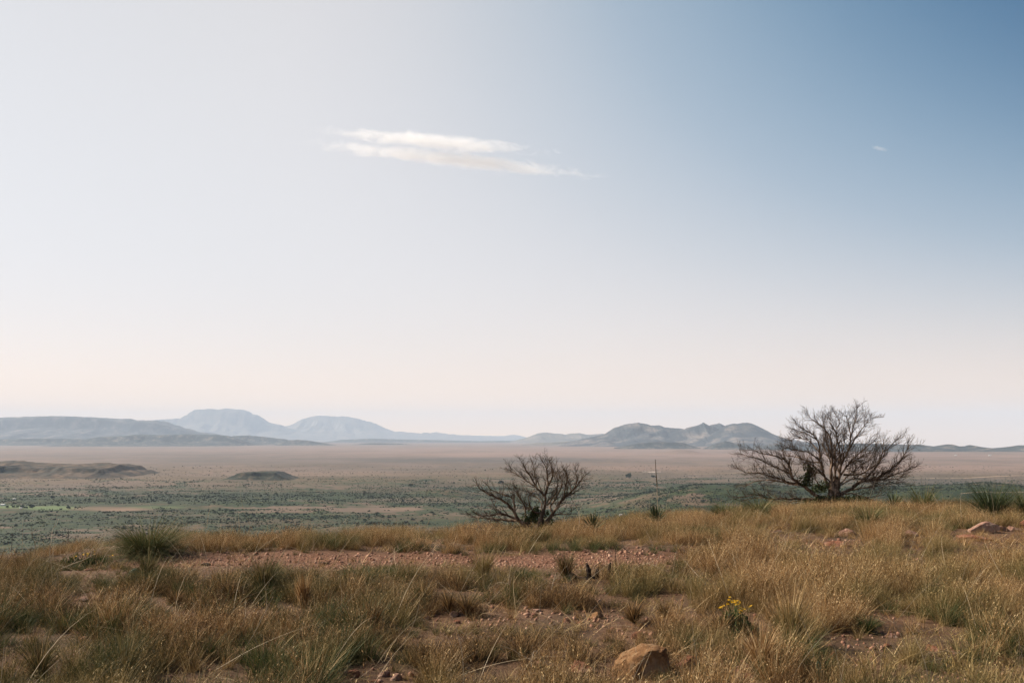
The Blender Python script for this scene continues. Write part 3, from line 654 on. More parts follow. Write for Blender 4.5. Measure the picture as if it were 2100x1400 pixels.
# ---------------------------------------------------------------- trees: dead junipers
def catmull(P, sub=5):
    out = []; n = len(P)
    for i in range(n-1):
        p0, p1, p2, p3 = P[max(i-1, 0)], P[i], P[i+1], P[min(i+2, n-1)]
        for k in range(sub):
            t = k/sub
            out.append(0.5*((2*p1)+(-p0+p2)*t+(2*p0-5*p1+4*p2-p3)*t*t+(-p0+3*p1-3*p2+p3)*t**3))
    out.append(P[-1]); return out
class Tree:
    def __init__(s, name, label, base_uv, Yd, zoom, seed, unit):
        s.Yd = Yd; s.zoom = zoom; s.r = random.Random(seed); s.unit = unit
        b = at(*s.px(*base_uv), Yd); b.z = min(b.z, gz(b.x, Yd)); s.base = Vector((b.x, Yd, gz(b.x, Yd))); s.dz = s.base.z-b.z
        s.top = thing(name, label, 'tree', s.base)
    def px(s, X, Y):
        u0, v0, k = s.zoom; return u0+X/k, v0+Y/k
    def pt(s, X, Y, dep):
        p = at(*s.px(X, Y), s.Yd+dep)
        return Vector((p.x, p.y, p.z))-s.base
    def grow(s, start, d, length, r0, lvl, V, F):
        r = s.r; n = max(3, int(length/(0.035*s.unit))+1)
        n = min(n, 12); step = length/n; p = start.copy(); pts = [p.copy()]; d = d.normalized()
        out = Vector((start.x, start.y, 0)); out = out.normalized() if out.length > 0.01 else Vector((1, 0, 0))
        for i in range(n):
            d = (d+Vector((r.gauss(0, .19), r.gauss(0, .19), r.gauss(0.035, .16)))+out*0.03).normalized()
            p = p+d*step
            if p.z < 0.03: p.z = 0.03+0.02*r.random()
            pts.append(p.copy())
        rad = [max(r0*(1-0.75*i/n), 0.0017*s.unit) for i in range(n+1)]
        tube(pts, rad, 5 if lvl == 1 else 3, V, F)
        if lvl >= 3: return
        k = 0; acc = 0
        spc = (0.044 if lvl == 1 else 0.08)*s.unit
        nb = int(length/spc)
        for q in range(nb):
            f = 0.14+0.84*(q+r.random()*0.7)/max(nb, 1)
            if f > 0.98: continue
            i = min(int(f*n), n-1); pp = pts[i].lerp(pts[i+1], f*n-i); t = (pts[i+1]-pts[i]).normalized()
            s.child(pp, t, length*(0.52 if lvl == 1 else 0.5)*(1.08-0.55*f)*r.uniform(0.6, 1.25), rad[i]*0.58, lvl+1, V, F)
    def child(s, pp, t, L, rad, lvl, V, F):
        r = s.r
        perp = t.cross(Vector((r.gauss(0, 1), r.gauss(0, 1), r.gauss(0, 1)))).normalized()
        d = t*r.uniform(0.65, 1.0)+perp*r.uniform(0.35, 0.8)+Vector((0, 0, 0.16))
        s.grow(pp, d, max(L, 0.06*s.unit), max(rad, 0.0024*s.unit), lvl, V, F)
    def limb(s, path, r0, r1, d0=0.0, d1=0.0, dens=1.0, tip=0.35, start=0.2, tw=0.6):
        r = s.r; n = len(path)
        P = [s.pt(X, Y, d0+(d1-d0)*(i/(n-1))**1.0) for i, (X, Y) in enumerate(path)]
        P = [p+Vector((0, 0, s.dz)) for p in P]
        P = catmull(P, 5); m = len(P)
        P = [p+Vector((r.gauss(0, .006), r.gauss(0, .012), r.gauss(0, .006)))*s.unit*min(1, i/4) for i, p in enumerate(P)]
        rad = [r0+(r1-r0)*(i/(m-1))**0.8 for i in range(m)]
        rad = [q*(1+r.gauss(0, .08)) for q in rad]
        V, F = [], []
        tube(P, rad, 8, V, F)
        V2, F2 = [], []
        L = sum((P[i+1]-P[i]).length for i in range(m-1)); s0 = 0.0
        nb = int(L/(0.050*s.unit)*dens)
        for q in range(nb):
            f = start+(1-start)*(q+r.random())/nb
            i = min(int(f*(m-1)), m-2); pp = P[i].lerp(P[i+1], f*(m-1)-i); t = (P[i+1]-P[i]).normalized()
            s.child(pp, t, tw*s.unit*r.uniform(0.35, 1.0)*(1.0-0.45*f), max(rad[i]*0.42, 0.0045*s.unit) if rad[i] < 0.03*s.unit else 0.011*s.unit, 1 if r.random() < 0.6 else 2, V2, F2)
        s.grow(P[-1], (P[-1]-P[-3]), tip*s.unit*0.6, r1*0.9, 1, V2, F2)
        o = link('branch', pymesh('branch', V, F, MAT_BARK, True), s.top)
        link('twigs', pymesh('twigs', V2, F2, MAT_TWIG), o)
        return o
    def trunk(s, path, r0, r1):
        P = catmull([s.pt(X, Y, d)+Vector((0, 0, s.dz)) for X, Y, d in path], 5); n = len(P)
        P[0].z -= 0.12
        V, F = tube(P, [(r0+(r1-r0)*i/(n-1))*(1+0.12*math.sin(i*2.1)) for i in range(n)], 12)
        link('trunk', pymesh('trunk', V, F, MAT_BARK, True), s.top)
    def foliage(s, spots, leaf=0.018):
        for (X, Y, dep, rw, rh, n) in spots:
            c = s.pt(X, Y, dep)+Vector((0, 0, s.dz))
            r = np.random.default_rng(int(X*7+Y)); V, F, A = leafy(int(X+Y), int(n*0.6), 1.0, 1.0)
            cc = V.reshape(-1, 4, 3).mean(1, keepdims=True)
            off = (V.reshape(-1, 4, 3)-cc)*leaf
            cc = (cc-[0, 0, 0.62])*[rw*1.2, rw, rh*1.15]
            V = (cc+off).reshape(-1, 3)
            link('foliage', mesh_np('foliage', V, F, MAT_LEAF, False, {'bl': ('FLOAT_COLOR', A)}), s.top, c)

T = Tree('dead_tree', 'large spreading leafless dead tree with many fine twigs on the right ridge', (1130, 1115), 24.5, (1480, 810, 5.0), 3, 1.0)
for k, q in enumerate([[(1150, 1130, 0), (1150, 1060, 0), (1165, 980, 0), (1175, 900, 0.05), (1180, 830, .05)], [(1120, 1120, -.05), (1120, 1040, -.05), (1125, 960, -.05), (1120, 880, -.05)], [(1090, 1120, 0), (1060, 1080, 0), (1030, 1050, 0)], [(1190, 1120, .05), (1205, 1050, .05), (1220, 1010, .05)]]):
    T.trunk(q, (0.14, 0.10, 0.11, 0.11)[k], (0.075, 0.06, 0.075, 0.08)[k])
bt = [
 ([(1060, 1075), (960, 1020), (870, 950), (760, 880), (710, 800), (690, 720), (650, 670), (560, 630), (440, 600), (320, 570)], .085, .010, 0, -.5, 1.1, .5),
 ([(780, 900), (700, 900), (600, 860), (500, 830), (380, 800), (250, 790), (160, 745)], .040, .008, -.1, -.6, 1.0, .5),
 ([(720, 810), (600, 760), (480, 700), (380, 655), (250, 620), (180, 600)], .032, .007, -.15, .3, 1.0, .45),
 ([(800, 920), (700, 910), (580, 880), (470, 870), (360, 880), (250, 930)], .030, .007, 0, .6, .9, .45),
 ([(1050, 1065), (900, 1060), (700, 1060), (500, 1060), (380, 1022), (260, 1035), (120, 1050)], .045, .008, 0, -.7, .8, .45),
 ([(1050, 1085), (930, 1080), (780, 1085), (640, 1100), (500, 1080), (400, 1050), (240, 1070)], .035, .007, .1, .9, .8, .4),
 ([(1110, 960), (1070, 880), (1040, 780), (1010, 650), (1000, 520), (960, 430), (880, 370), (760, 300)], .062, .009, 0, -.3, 1.1, .5),
 ([(1000, 480), (920, 420), (820, 375), (720, 345)], .026, .007, -.15, -.5, 1.1, .4),
 ([(1030, 700), (930, 610), (830, 570), (720, 560), (630, 530)], .028, .007, -.1, -.7, 1.0, .4),
 ([(1005, 690), (900, 680), (780, 640), (690, 620), (620, 570)], .026, .007, 0, .5, 1.0, .4),
 ([(1010, 600), (930, 500), (850, 450), (760, 440), (690, 470)], .024, .007, 0, .7, 1.0, .4),
 ([(1130, 950), (1120, 800), (1130, 600), (1110, 430), (1040, 330), (960, 270), (890, 210)], .052, .008, 0, .3, 1.1, .4),
 ([(1130, 600), (1080, 500), (1050, 330), (1030, 230)], .026, .007, 0, -.3, 1.1, .35),
 ([(1170, 950), (1160, 750), (1160, 600), (1180, 420), (1130, 310), (1100, 240)], .048, .008, .05, .6, 1.1, .35),
 ([(1190, 960), (1205, 850), (1230, 700), (1300, 560), (1320, 420), (1300, 300), (1265, 210)], .062, .008, 0, -.1, 1.1, .35),
 ([(1320, 450), (1350, 330), (1375, 240), (1380, 150)], .026, .006, 0, -.4, 1.1, .3),
 ([(1300, 560), (1380, 430), (1440, 340), (1500, 270), (1535, 230)], .030, .006, 0, .4, 1.1, .3),
 ([(1230, 700), (1200, 520), (1175, 390), (1200, 270), (1150, 170)], .028, .006, 0, .5, 1.1, .3),
 ([(1205, 850), (1260, 760), (1350, 650), (1440, 570), (1510, 510), (1570, 460)], .040, .007, .05, -.5, 1.1, .35),
 ([(1225, 820), (1290, 720), (1400, 650), (1480, 600), (1570, 590)], .030, .007, .05, .8, 1.1, .35),
 ([(1215, 1015), (1330, 960), (1450, 880), (1600, 850), (1720, 770), (1820, 690), (1880, 590), (1930, 510)], .070, .009, 0, -.5, 1.1, .4),
 ([(1340, 935), (1480, 840), (1560, 770), (1640, 650), (1690, 560), (1770, 480), (1830, 440)], .040, .007, -.1, .4, 1.1, .35),
 ([(1500, 875), (1650, 865), (1800, 800), (1890, 770), (1960, 740)], .030, .006, -.2, .3, 1.0, .35),
 ([(1250, 815), (1400, 810), (1500, 770), (1600, 690), (1650, 590), (1655, 470)], .038, .007, 0, -.8, 1.1, .35),
 ([(1230, 1010), (1350, 1012), (1480, 1043), (1600, 1030), (1700, 960)], .034, .006, -.1, -.6, .6, .25),
 ([(1210, 930), (1300, 875), (1400, 850), (1560, 860), (1750, 860), (1860, 840)], .034, .006, 0, .9, 1.0, .35),
 ([(1230, 990), (1400, 960), (1560, 930), (1700, 910), (1850, 890)], .030, .006, .1, .6, .9, .35),
 ([(1130, 900), (1040, 820), (960, 740), (900, 700), (820, 690)], .030, .006, -.1, -1.2, 1.0, .4),
 ([(1150, 880), (1180, 740), (1230, 600), (1260, 480), (1240, 400)], .034, .006, 0, -1.2, 1.1, .4),
 ([(1150, 900), (1120, 720), (1080, 600), (1040, 500), (1060, 420)], .034, .006, 0, 1.2, 1.1, .4),
 ([(1180, 950), (1300, 820), (1420, 720), (1520, 660), (1600, 560)], .034, .006, 0, 1.3, 1.1, .4),
 ([(1000, 930), (960, 850), (940, 780), (900, 720)], .022, .006, -.3, -.8, .9, .3),
]
for (path, r0, r1, d0, d1, dn, tp) in bt: T.limb(path, r0*0.66, r1*0.8, d0, d1, dn, tp, tw=0.72)
T.foliage([(870, 850, -.3, .17, .26, 1500), (900, 760, -.3, .07, .22, 500), (1020, 950, 0, .24, .16, 1200), (1250, 1070, -.2, .45, .17, 2600), (960, 1090, .1, .4, .14, 1800), (1450, 1080, .2, .35, .1, 1200)], 0.02)

T = Tree('dead_tree', 'smaller leafless dead tree with forked bare limbs behind the gravel track', (1000, 1170), 17.0, (940, 910, 6.3636), 5, 0.66)
T.trunk([(1010, 1190, 0), (1020, 1140, 0), (1045, 1080, 0), (1070, 1020, 0), (1080, 970, 0)], .085, .05)
T.trunk([(980, 1180, 0), (950, 1130, 0), (900, 1075, 0), (860, 1045, 0)], .075, .048)
T.trunk([(1050, 1180, .03), (1080, 1110, .03), (1120, 1050, .03), (1150, 1010, .03)], .075, .045)
st = [
 ([(880, 1060), (790, 990), (720, 880), (650, 790), (560, 730), (470, 690), (370, 640), (270, 570), (235, 510)], .050, .006, 0, -.3, .8, .3),
 ([(735, 890), (730, 780), (700, 705), (620, 670), (500, 630), (410, 575), (370, 530)], .028, .005, 0, .3, 1.0, .3),
 ([(800, 990), (680, 950), (560, 910), (440, 930), (310, 935), (220, 890)], .032, .005, 0, -.5, .9, .3),
 ([(820, 1005), (650, 990), (500, 980), (350, 962), (240, 960), (140, 920)], .032, .005, 0, .5, .9, .3),
 ([(600, 930), (500, 850), (470, 780), (500, 750)], .014, .004, -.1, .1, .8, .2),
 ([(1070, 1000), (1110, 880), (1130, 800), (1140, 650), (1180, 520), (1230, 420), (1225, 310), (1195, 230)], .048, .005, 0, 0, .9, .3),
 ([(1120, 670), (1020, 565), (950, 440), (885, 335), (845, 250)], .030, .005, 0, -.2, 1.1, .25),
 ([(1020, 565), (920, 500), (820, 430), (720, 370), (665, 340)], .020, .004, -.1, .2, 1.1, .25),
 ([(1150, 640), (1170, 500), (1160, 360), (1120, 260), (1080, 200)], .022, .004, 0, .25, 1.1, .25),
 ([(1180, 520), (1150, 390), (1142, 200)], .018, .004, 0, -.2, 1.1, .2),
 ([(1100, 640), (1030, 480), (990, 340), (970, 250)], .018, .004, 0, .35, 1.0, .25),
 ([(1120, 1050), (1240, 900), (1330, 760), (1430, 660), (1540, 560), (1610, 460), (1670, 395)], .052, .005, 0, 0, .9, .3),
 ([(1225, 890), (1200, 820), (1290, 680), (1340, 560), (1345, 480), (1310, 370)], .030, .005, 0, .3, 1.0, .25),
 ([(1380, 700), (1395, 560), (1430, 430), (1375, 330)], .022, .004, 0, -.2, 1.1, .25),
 ([(1480, 620), (1440, 500), (1400, 400)], .016, .004, 0, .2, 1.1, .25),
 ([(1500, 600), (1550, 480), (1530, 360)], .016, .004, 0, -.15, 1.1, .25),
 ([(1400, 690), (1500, 640), (1570, 600)], .014, .004, 0, .25, 1.0, .25),
 ([(1240, 930), (1330, 912), (1460, 910), (1480, 790)], .020, .004, 0, -.25, .5, .2),
 ([(960, 1080), (880, 930), (860, 800), (790, 690), (730, 540)], .026, .004, 0, .4, .9, .3),
 ([(880, 840), (820, 720), (740, 620), (660, 570)], .018, .004, 0, -.4, .9, .3),
 ([(1080, 900), (980, 880), (920, 760), (925, 670), (1000, 610)], .022, .004, 0, -.5, .9, .25),
 ([(1090, 900), (1080, 760), (1000, 680), (900, 620), (840, 560)], .020, .004, 0, .5, .9, .25),
 ([(1160, 800), (1260, 650), (1300, 500), (1260, 380)], .022, .004, 0, -.5, .9, .25),
 ([(1430, 680), (1480, 720), (1520, 790), (1550, 830)], .008, .003, 0, -.1, .5, .15),
 ([(870, 1060), (760, 1080), (640, 1100), (560, 1120), (470, 1110)], .02, .004, 0, .3, .9, .25),
]
for (path, r0, r1, d0, d1, dn, tp) in st: T.limb(path, r0*0.74, r1*0.85, d0, d1, dn, tp, tw=0.6)
T.foliage([(1000, 900, .05, .085, .16, 1500), (930, 1000, .05, .08, .11, 900), (1090, 1060, -.05, .1, .14, 1200), (1040, 1130, 0, .14, .06, 700), (1110, 920, .05, .05, .08, 300)], 0.014)

def stick(name, label, cat, pts, r0, r1, mat, twigs=0, seed=1, sides=6):
    r = random.Random(seed); base = Vector(pts[0]); P = catmull([Vector(p)-base for p in pts], 5); n = len(P)
    V, F = tube(P, [r0+(r1-r0)*i/(n-1) for i in range(n)], sides, cap=True)
    t = link(name, pymesh(name, V, F, mat, True), None, base)
    for k in range(twigs):
        i = r.randrange(2, n-1); p = P[i]; d = Vector((r.gauss(0, 1), r.gauss(0, .5), abs(r.gauss(0, .8))+.1)).normalized()
        Q = [p]
        for q in range(4): d = (d+Vector((r.gauss(0, .25), r.gauss(0, .25), r.gauss(0, .2)))).normalized(); Q.append(Q[-1]+d*r.uniform(.04, .1))
        tube(Q, [r1*0.8+0.001, r1*.7, r1*.6, r1*.5, .001], 4, V, F)
    if twigs:
        t.data = pymesh(name, V, F, mat, True)
    return tag(t, label, cat)
def lay(u, v, h=0.0, dy=0.0, Yd=None):
    p = near_at(u, v) if Yd is None else at(u, v, Yd)
    if Yd is None: p = Vector((p.x, p.y+dy, gz(p.x, p.y+dy)+h))
    return p
b0 = near_at(990, 1098)
stick('fallen_log', 'dark fallen log lying in grass left of the smaller dead tree', 'log', [at(1042, 1098, 16.3), at(1020, 1097, 16.2), at(1000, 1095, 16.1), at(985, 1090, 16.0), at(972, 1082, 16.0)], .028, .008, MAT_BARK, 10, 4)

# ---------------------------------------------------------------- grasses, rosettes
def blades(n, R_, h, w, lean, curl, seed, segs=4, hvar=0.42, wind=(0.08, 0.0), up=0.0, flop=0.0):
    r = np.random.default_rng(seed)
    rad = R_*np.sqrt(r.random(n)); a = r.random(n)*2*np.pi
    bx, by = rad*np.cos(a), rad*np.sin(a)
    hh = h*(1+hvar*r.normal(size=n)).clip(0.3, 1.8)
    a2 = a+r.normal(0, 0.7, n); ln_ = np.abs(lean*(0.35+rad/max(R_, 1e-6))*r.uniform(0.3, 1.3, n))
    if flop: 
        fm = r.random(n) < flop; ln_ = np.where(fm, ln_+r.uniform(0.5, 1.1, n), ln_)
    dx, dy = np.sin(ln_)*np.cos(a2)+wind[0], np.sin(ln_)*np.sin(a2)+wind[1]; dz = np.maximum(np.cos(ln_), 0.12)
    cu = curl*r.uniform(0.2, 1.5, n)
    t = np.linspace(0, 1, segs+1)
    px = bx[:, None]+hh[:, None]*(dx[:, None]*t+(np.cos(a2)*cu)[:, None]*t**2.2)
    py = by[:, None]+hh[:, None]*(dy[:, None]*t+(np.sin(a2)*cu)[:, None]*t**2.2)
    pz = hh[:, None]*(dz[:, None]*t-(cu*0.55)[:, None]*t**2.6)
    wa = r.random(n)*np.pi; wx, wy = np.cos(wa), np.sin(wa)
    ww = w*r.uniform(0.6, 1.4, n)[:, None]*(1-t**1.5*0.85)[None, :]/2
    L = np.stack([px-wx[:, None]*ww, py-wy[:, None]*ww, pz], -1); Rr = np.stack([px+wx[:, None]*ww, py+wy[:, None]*ww, pz], -1)
    V = np.stack([L, Rr], 2).reshape(-1, 3); V[:, 2] = np.maximum(V[:, 2], 0.004)
    b = np.arange(n)[:, None]*(2*(segs+1)); k = np.arange(segs)[None, :]*2
    F = np.stack([b+k, b+k+1, b+k+3, b+k+2], -1).reshape(-1, 4)
    col = np.stack([np.broadcast_to(t[None, :, None], (n, segs+1, 2)), np.broadcast_to(r.random(n)[:, None, None], (n, segs+1, 2)), np.broadcast_to(r.random(n)[:, None, None], (n, segs+1, 2)), np.ones((n, segs+1, 2))], -1).reshape(-1, 4)
    return V, F, col
def join(parts):
    Vs, Fs, Cs, o = [], [], [], 0
    for V, F, c in parts: Vs.append(V); Fs.append(F+o); Cs.append(c); o += len(V)
    return np.concatenate(Vs), np.concatenate(Fs), np.concatenate(Cs)
def seedheads(n, R_, h, seed, w=0.006):
    """thin stems carrying small seed spikelets"""
    r = np.random.default_rng(seed); out = [blades(n, R_, h, 0.0022, 0.28, 0.18, seed, 5, 0.2)]
    V = out[0][0].reshape(n, 6, 2, 3); 
    m = 5; Vs, Cs = [], []
    for q in range(m):
        f = 0.62+0.38*q/m; i = np.minimum((f*5), 4.99); k = int(i); c = V[:, k].mean(1)*(1-(i-k))+V[:, k+1].mean(1)*(i-k)
        d = r.normal(0, 1, (n, 3)); d[:, 2] = np.abs(d[:, 2])+0.6; d /= np.linalg.norm(d, axis=1)[:, None]
        e = np.cross(d, r.normal(size=(n, 3))); e /= np.linalg.norm(e, axis=1)[:, None]
        Vs.append(np.stack([c, c+d*0.011+e*w*0.45, c+d*0.024, c+d*0.011-e*w*0.45], 1).reshape(-1, 3))
        Cs.append(np.repeat(np.stack([np.ones(n), r.random(n), r.random(n), np.ones(n)], -1), 4, 0))
    for a, c in zip(Vs, Cs): out.append((a, np.arange(len(a)).reshape(-1, 4), c))
    return join(out)
def bmesh_(name, vfc, mat): return mesh_np(name, vfc[0], vfc[1], mat, False, {'bl': ('FLOAT_COLOR', vfc[2])})
dry = [bmesh_('dry_tuft', join([blades(130, 0.07, 0.25, 0.0033, 0.50, 0.18, 200+k, flop=0.06), seedheads(20, 0.075, 0.33, 210+k), blades(40, 0.11, 0.10, 0.0038, 1.0, 0.3, 220+k, 3)]), MAT_DRY) for k in range(5)]
brown = [bmesh_('brown_tuft', join([blades(145, 0.07, 0.20, 0.0033, 0.55, 0.2, 240+k, flop=0.08), seedheads(12, 0.065, 0.27, 250+k), blades(50, 0.13, 0.09, 0.0038, 1.1, 0.3, 260+k, 3)]), MAT_BROWN) for k in range(5)]
green = [bmesh_('green_tuft', join([blades(130, 0.085, 0.22, 0.0038, 0.45, 0.3, 280+k)]), MAT_GREEN) for k in range(4)]
litter = [bmesh_('litter', blades(46, 0.16, 0.11, 0.0045, 1.5, 0.3, 300+k, 3), MAT_DRY) for k in range(4)]
straw = [bmesh_('straw', blades(4, 0.06, 0.44, 0.0045, 0.8, 0.3, 320+k, 7, 0.35, (0.2, 0), flop=0.45), MAT_STRAW) for k in range(6)]

ROCKS = [  # u, v of the foot, width px, height factor, material, label
 (1322, 1390, 118, 0.80, MAT_ROCK_OCHRE, 'large ochre boulder with a dark right face at the bottom of the picture'),
 (1192, 1378, 66, 0.62, MAT_ROCK_RED, 'low rusty red rock left of the large ochre boulder'),
 (1412, 1368, 52, 0.75, MAT_ROCK_RED, 'upright orange-red rock just right of the large ochre boulder'),
 (1386, 1348, 34, 0.6, MAT_ROCK_OCHRE, 'small pale rock between the ochre boulder and the orange-red rock'),
 (1312, 1310, 36, 0.8, MAT_ROCK_RED, 'pointed dark red stone behind the large ochre boulder'),
 (1161, 1276, 26, 1.0, MAT_ROCK_RED, 'dark lumpy stone in the middle of the bare strip'),
 (1103, 1254, 30, 0.45, MAT_ROCK_PINK, 'flat pinkish stone lying at the back of the bare strip'),
 (1225, 1268, 34, 0.5, MAT_ROCK_OCHRE, 'light orange stone at the right part of the bare strip'),
 (1188, 1278, 20, 0.5, MAT_ROCK_RED, 'small red stone right of the dark lumpy stone'),
 (932, 1262, 26, 0.6, MAT_ROCK_PINK, 'pink stone on the left part of the bare strip'),
 (936, 1278, 20, 0.55, MAT_ROCK_RED, 'little red stone in front of the pink stone at the left of the bare strip'),
 (874, 1270, 22, 0.7, MAT_ROCK_RED, 'dark red stone at the left end of the bare strip'),
 (1092, 1280, 18, 0.5, MAT_ROCK_RED, 'small brown stone near the middle of the bare strip'),
 (714, 1368, 28, 0.5, MAT_ROCK_PINK, 'pinkish stone at the back left of the bottom stone patch'),
 (728, 1388, 34, 0.5, MAT_ROCK_RED, 'flat red stone at the front left of the bottom stone patch'),
 (786, 1386, 30, 0.5, MAT_ROCK_PINK, 'pale flat stone in the middle of the bottom stone patch'),
 (812, 1392, 30, 0.6, MAT_ROCK_PINK, 'pale stone at the right side of the bottom stone patch'),
 (768, 1398, 30, 0.5, MAT_ROCK_RED, 'red stone at the very bottom of the stone patch'),
 (1268, 1400, 26, 0.6, MAT_ROCK_OCHRE, 'orange stone cut by the bottom edge left of the ochre boulder'),
 (1378, 1402, 40, 0.5, MAT_ROCK_RED, 'orange-red stone cut by the bottom edge below the ochre boulder'),
 (1540, 1390, 50, 0.55, MAT_ROCK_RED, 'crumbled dark red rock in front of the yellow flower plant'),
 (1562, 1340, 24, 0.6, MAT_ROCK_RED, 'small red stone behind the crumbled dark red rock'),
 (1714, 1352, 34, 1.0, MAT_ROCK_RED, 'dark pointed rock at the left of the red dirt patch'),
 (1818, 1328, 26, 0.7, MAT_ROCK_RED, 'small dark stone on the right part of the red dirt patch'),
 (1832, 1306, 36, 0.35, MAT_ROCK_PINK, 'flat cream stone at the back of the red dirt patch'),
 (1922, 1335, 46, 0.4, MAT_ROCK_RED, 'flat red stone right of the red dirt patch'),
 (1742, 1098, 44, 0.85, MAT_ROCK_PINK, 'blocky pale pink rock in front of the large dead tree'),
 (1722, 1120, 70, 0.35, MAT_ROCK_RED, 'low red slab below the blocky pale pink rock'),
 (1594, 1092, 36, 0.3, MAT_ROCK_PINK, 'thin flat pink rock in dry grass left of the blocky pink rock'),
 (1872, 1100, 42, 0.5, MAT_ROCK_PINK, 'pink rock in dry grass between the blocky rock and the right outcrop'),
 (2012, 1092, 84, 0.45, MAT_ROCK_PINK, 'wide pinkish outcrop rock with pale streaks near the right edge'),
 (2005, 1106, 92, 0.28, MAT_ROCK_RED, 'low red slab in front of the wide pinkish outcrop rock'),
 (2052, 1088, 28, 0.9, MAT_ROCK_PINK, 'small whitish block right of the wide outcrop rock'),
 (2078, 1090, 44, 0.6, MAT_ROCK_PINK, 'pink rock at the right end of the outcrop'),
 (2108, 1082, 40, 0.6, MAT_ROCK_RED, 'dark red rock cut by the right edge'),
 (250, 1150, 46, 0.3, MAT_ROCK_PINK, 'flat pink rock at the left end of the gravel track'),
 (182, 1170, 28, 0.6, MAT_ROCK_RED, 'dark red stone below the small yellow flowers on the left'),
 (662, 1156, 30, 0.3, MAT_CHAR, 'flat dark stone lying on the gravel track'),
 (420, 1160, 26, 0.5, MAT_CHAR, 'small dark stone in front of the gravel track behind brown grass'),
 (165, 1232, 36, 0.45, MAT_ROCK_PINK, 'pale cracked stone in brown grass on the left'),
]
# where the near ground is bare: ellipses read off the photograph (photo pixels, on the ground)
BARE = [(1120, 1272, 250, 20, 0.9), (1000, 1255, 120, 9, 0.6), (1280, 1300, 110, 16, 0.75), (770, 1378, 90, 34, 0.9), (1770, 1322, 105, 28, 0.92), (1745, 1355, 60, 20, .5), (350, 1240, 50, 12, .7), (380, 1258, 40, 8, .7),
        (1990, 1390, 120, 16, 0.7), (1500, 1365, 45, 14, 0.7), (1680, 1110, 120, 9, .75), (2000, 1093, 80, 9, .85), (1330, 1230, 110, 12, 0.6), (1830, 1240, 70, 8, .5), (170, 1150, 60, 6, .6), (1415, 1280, 60, 10, 0.6), (1140, 1180, 60, 7, .6)]
GREENZ = [(760, 1178, 100, 28, 1.0), (640, 1190, 60, 22, .7), (195, 1180, 80, 26, .75), (1440, 1103, 60, 9, 1.2), (1060, 1112, 70, 9, .6), (680, 1118, 50, 9, .8), (1330, 1180, 90, 24, .8), (1130, 1200, 60, 18, .7), (1260, 1128, 160, 7, .6), (1550, 1310, 90, 30, .7), (1620, 1350, 60, 34, .8), (150, 1330, 190, 60, .6), (500, 1380, 200, 40, .45), (1950, 1290, 60, 26, .6), (1880, 1140, 90, 14, .35), (1530, 1060, 50, 9, .8), (1440, 1210, 60, 15, .5), (930, 1290, 120, 30, .35), (1410, 1385, 90, 22, .5)]
def zones(u, v, Zs, x, y):
    s = np.zeros_like(u)
    for cu, cv, ru, rv, w in Zs: s = np.maximum(s, w*(1-sst(0.65, 1.2, np.hypot((u-cu)/ru, (v-cv)/rv)+0.35*fbm(x*1.6, y*1.6, 3, 88))))
    return s
def lane(x, y):
    u = 1050+FPX*x/np.maximum(y, 1)
    return np.exp(-np.abs((y-13.45-0.035*x+0.2*fbm(x*0.8, y*0.8, 3, 9)+0.5*fbm(x*2.5, y*2.5, 3, 19))/0.72)**4)*sst(150, 330, u)*(1-sst(1330, 1460, u))
def scatter(n, ymin=5.2, ymax=29.0, half=0.64):
    y = np.sqrt(rng.uniform(ymin**2, ymax**2, n)); x = rng.uniform(-half, half, n)*y
    u = 1050+FPX*x/y; yc = np.interp(u, CREST_U, CREST_Y)
    k = y < yc+np.interp(u, [0, 300, 1000, 1200], [2.0, 2.5, 3.5, 5.5]); x, y = x[k], y[k]
    z = ground_z(x, y); u, v = to_uv(x, y, z)
    return x, y, z, u, v
def put(name, x, y, z, s, srcs, tilt=0.12, sz=None):
    n = len(x); sz = s if sz is None else sz
    rot = np.stack([rng.normal(0, tilt, n), rng.normal(0, tilt, n), rng.uniform(-0.9, 0.9, n)+np.where(rng.random(n) < 0.5, 0, 0.0)], -1)
    gn_instances(name, np.stack([x, y, z-0.006], -1), rot, np.stack([s, s, sz], -1), rng.integers(0, len(srcs), n), srcs)
x, y, z, u, v = scatter(46000)
bare = zones(u, v, BARE, x, y); grn_ = zones(u, v, GREENZ, x, y); ln = lane(x, y)
clump = fbm(x*1.5, y*1.5, 4, 60, 0.6)*2.3+0.5           # 0..1 patches of taller, denser grass
right = sst(1250, 1650, u); crest = np.interp(u, CREST_U, CREST_Y)
def lowzone(u, v, x, y):
    lz = zones(u, v, [(a, b+rv*0.6+14, ru+14, rv+26, min(1, w+.1)) for a, b, ru, rv, w in BARE], x, y)
    tr_ = sst(150, 260, u)*(1-sst(1350, 1480, u))*sst(10.9, 12.0, y)*(1-sst(13.9, 14.3, y))
    rl = np.zeros_like(u)
    for q in ROCKS:
        big_ = q[2] > 100
        rl = np.maximum(rl, (0.62 if big_ else 0.6)*(1-sst(0.8, 1.2, np.abs(u-q[0])/(q[2]*0.5+6)))*sst(q[1]-12, q[1]-4, v)*(1-sst(q[1]+(75 if big_ else 40), q[1]+(110 if big_ else 62), v)))
    return np.maximum(np.maximum(lz*0.55, tr_*0.62), rl)
low = lowzone(u, v, x, y)
dn = np.clip(0.22+0.75*clump+0.22*right, 0.06, 1)*(1-bare)*(1-np.clip(ln*1.4, 0, 0.95))*(1-0.5*low)
pick = rng.random(len(x)) < dn*0.85
isg = rng.random(len(x)) < np.clip(grn_*0.9+0.06+0.42*sst(0.25, 0.6, fbm(x*0.7+40, y*0.7, 3, 91)*1.6), 0, 0.85)
behind = (y > 14.3)
pd = np.clip(0.25+0.65*right+0.75*behind+0.4*fbm(x*0.4, y*0.4, 3, 62), 0.06, 1.0)
isd = rng.random(len(x)) < pd
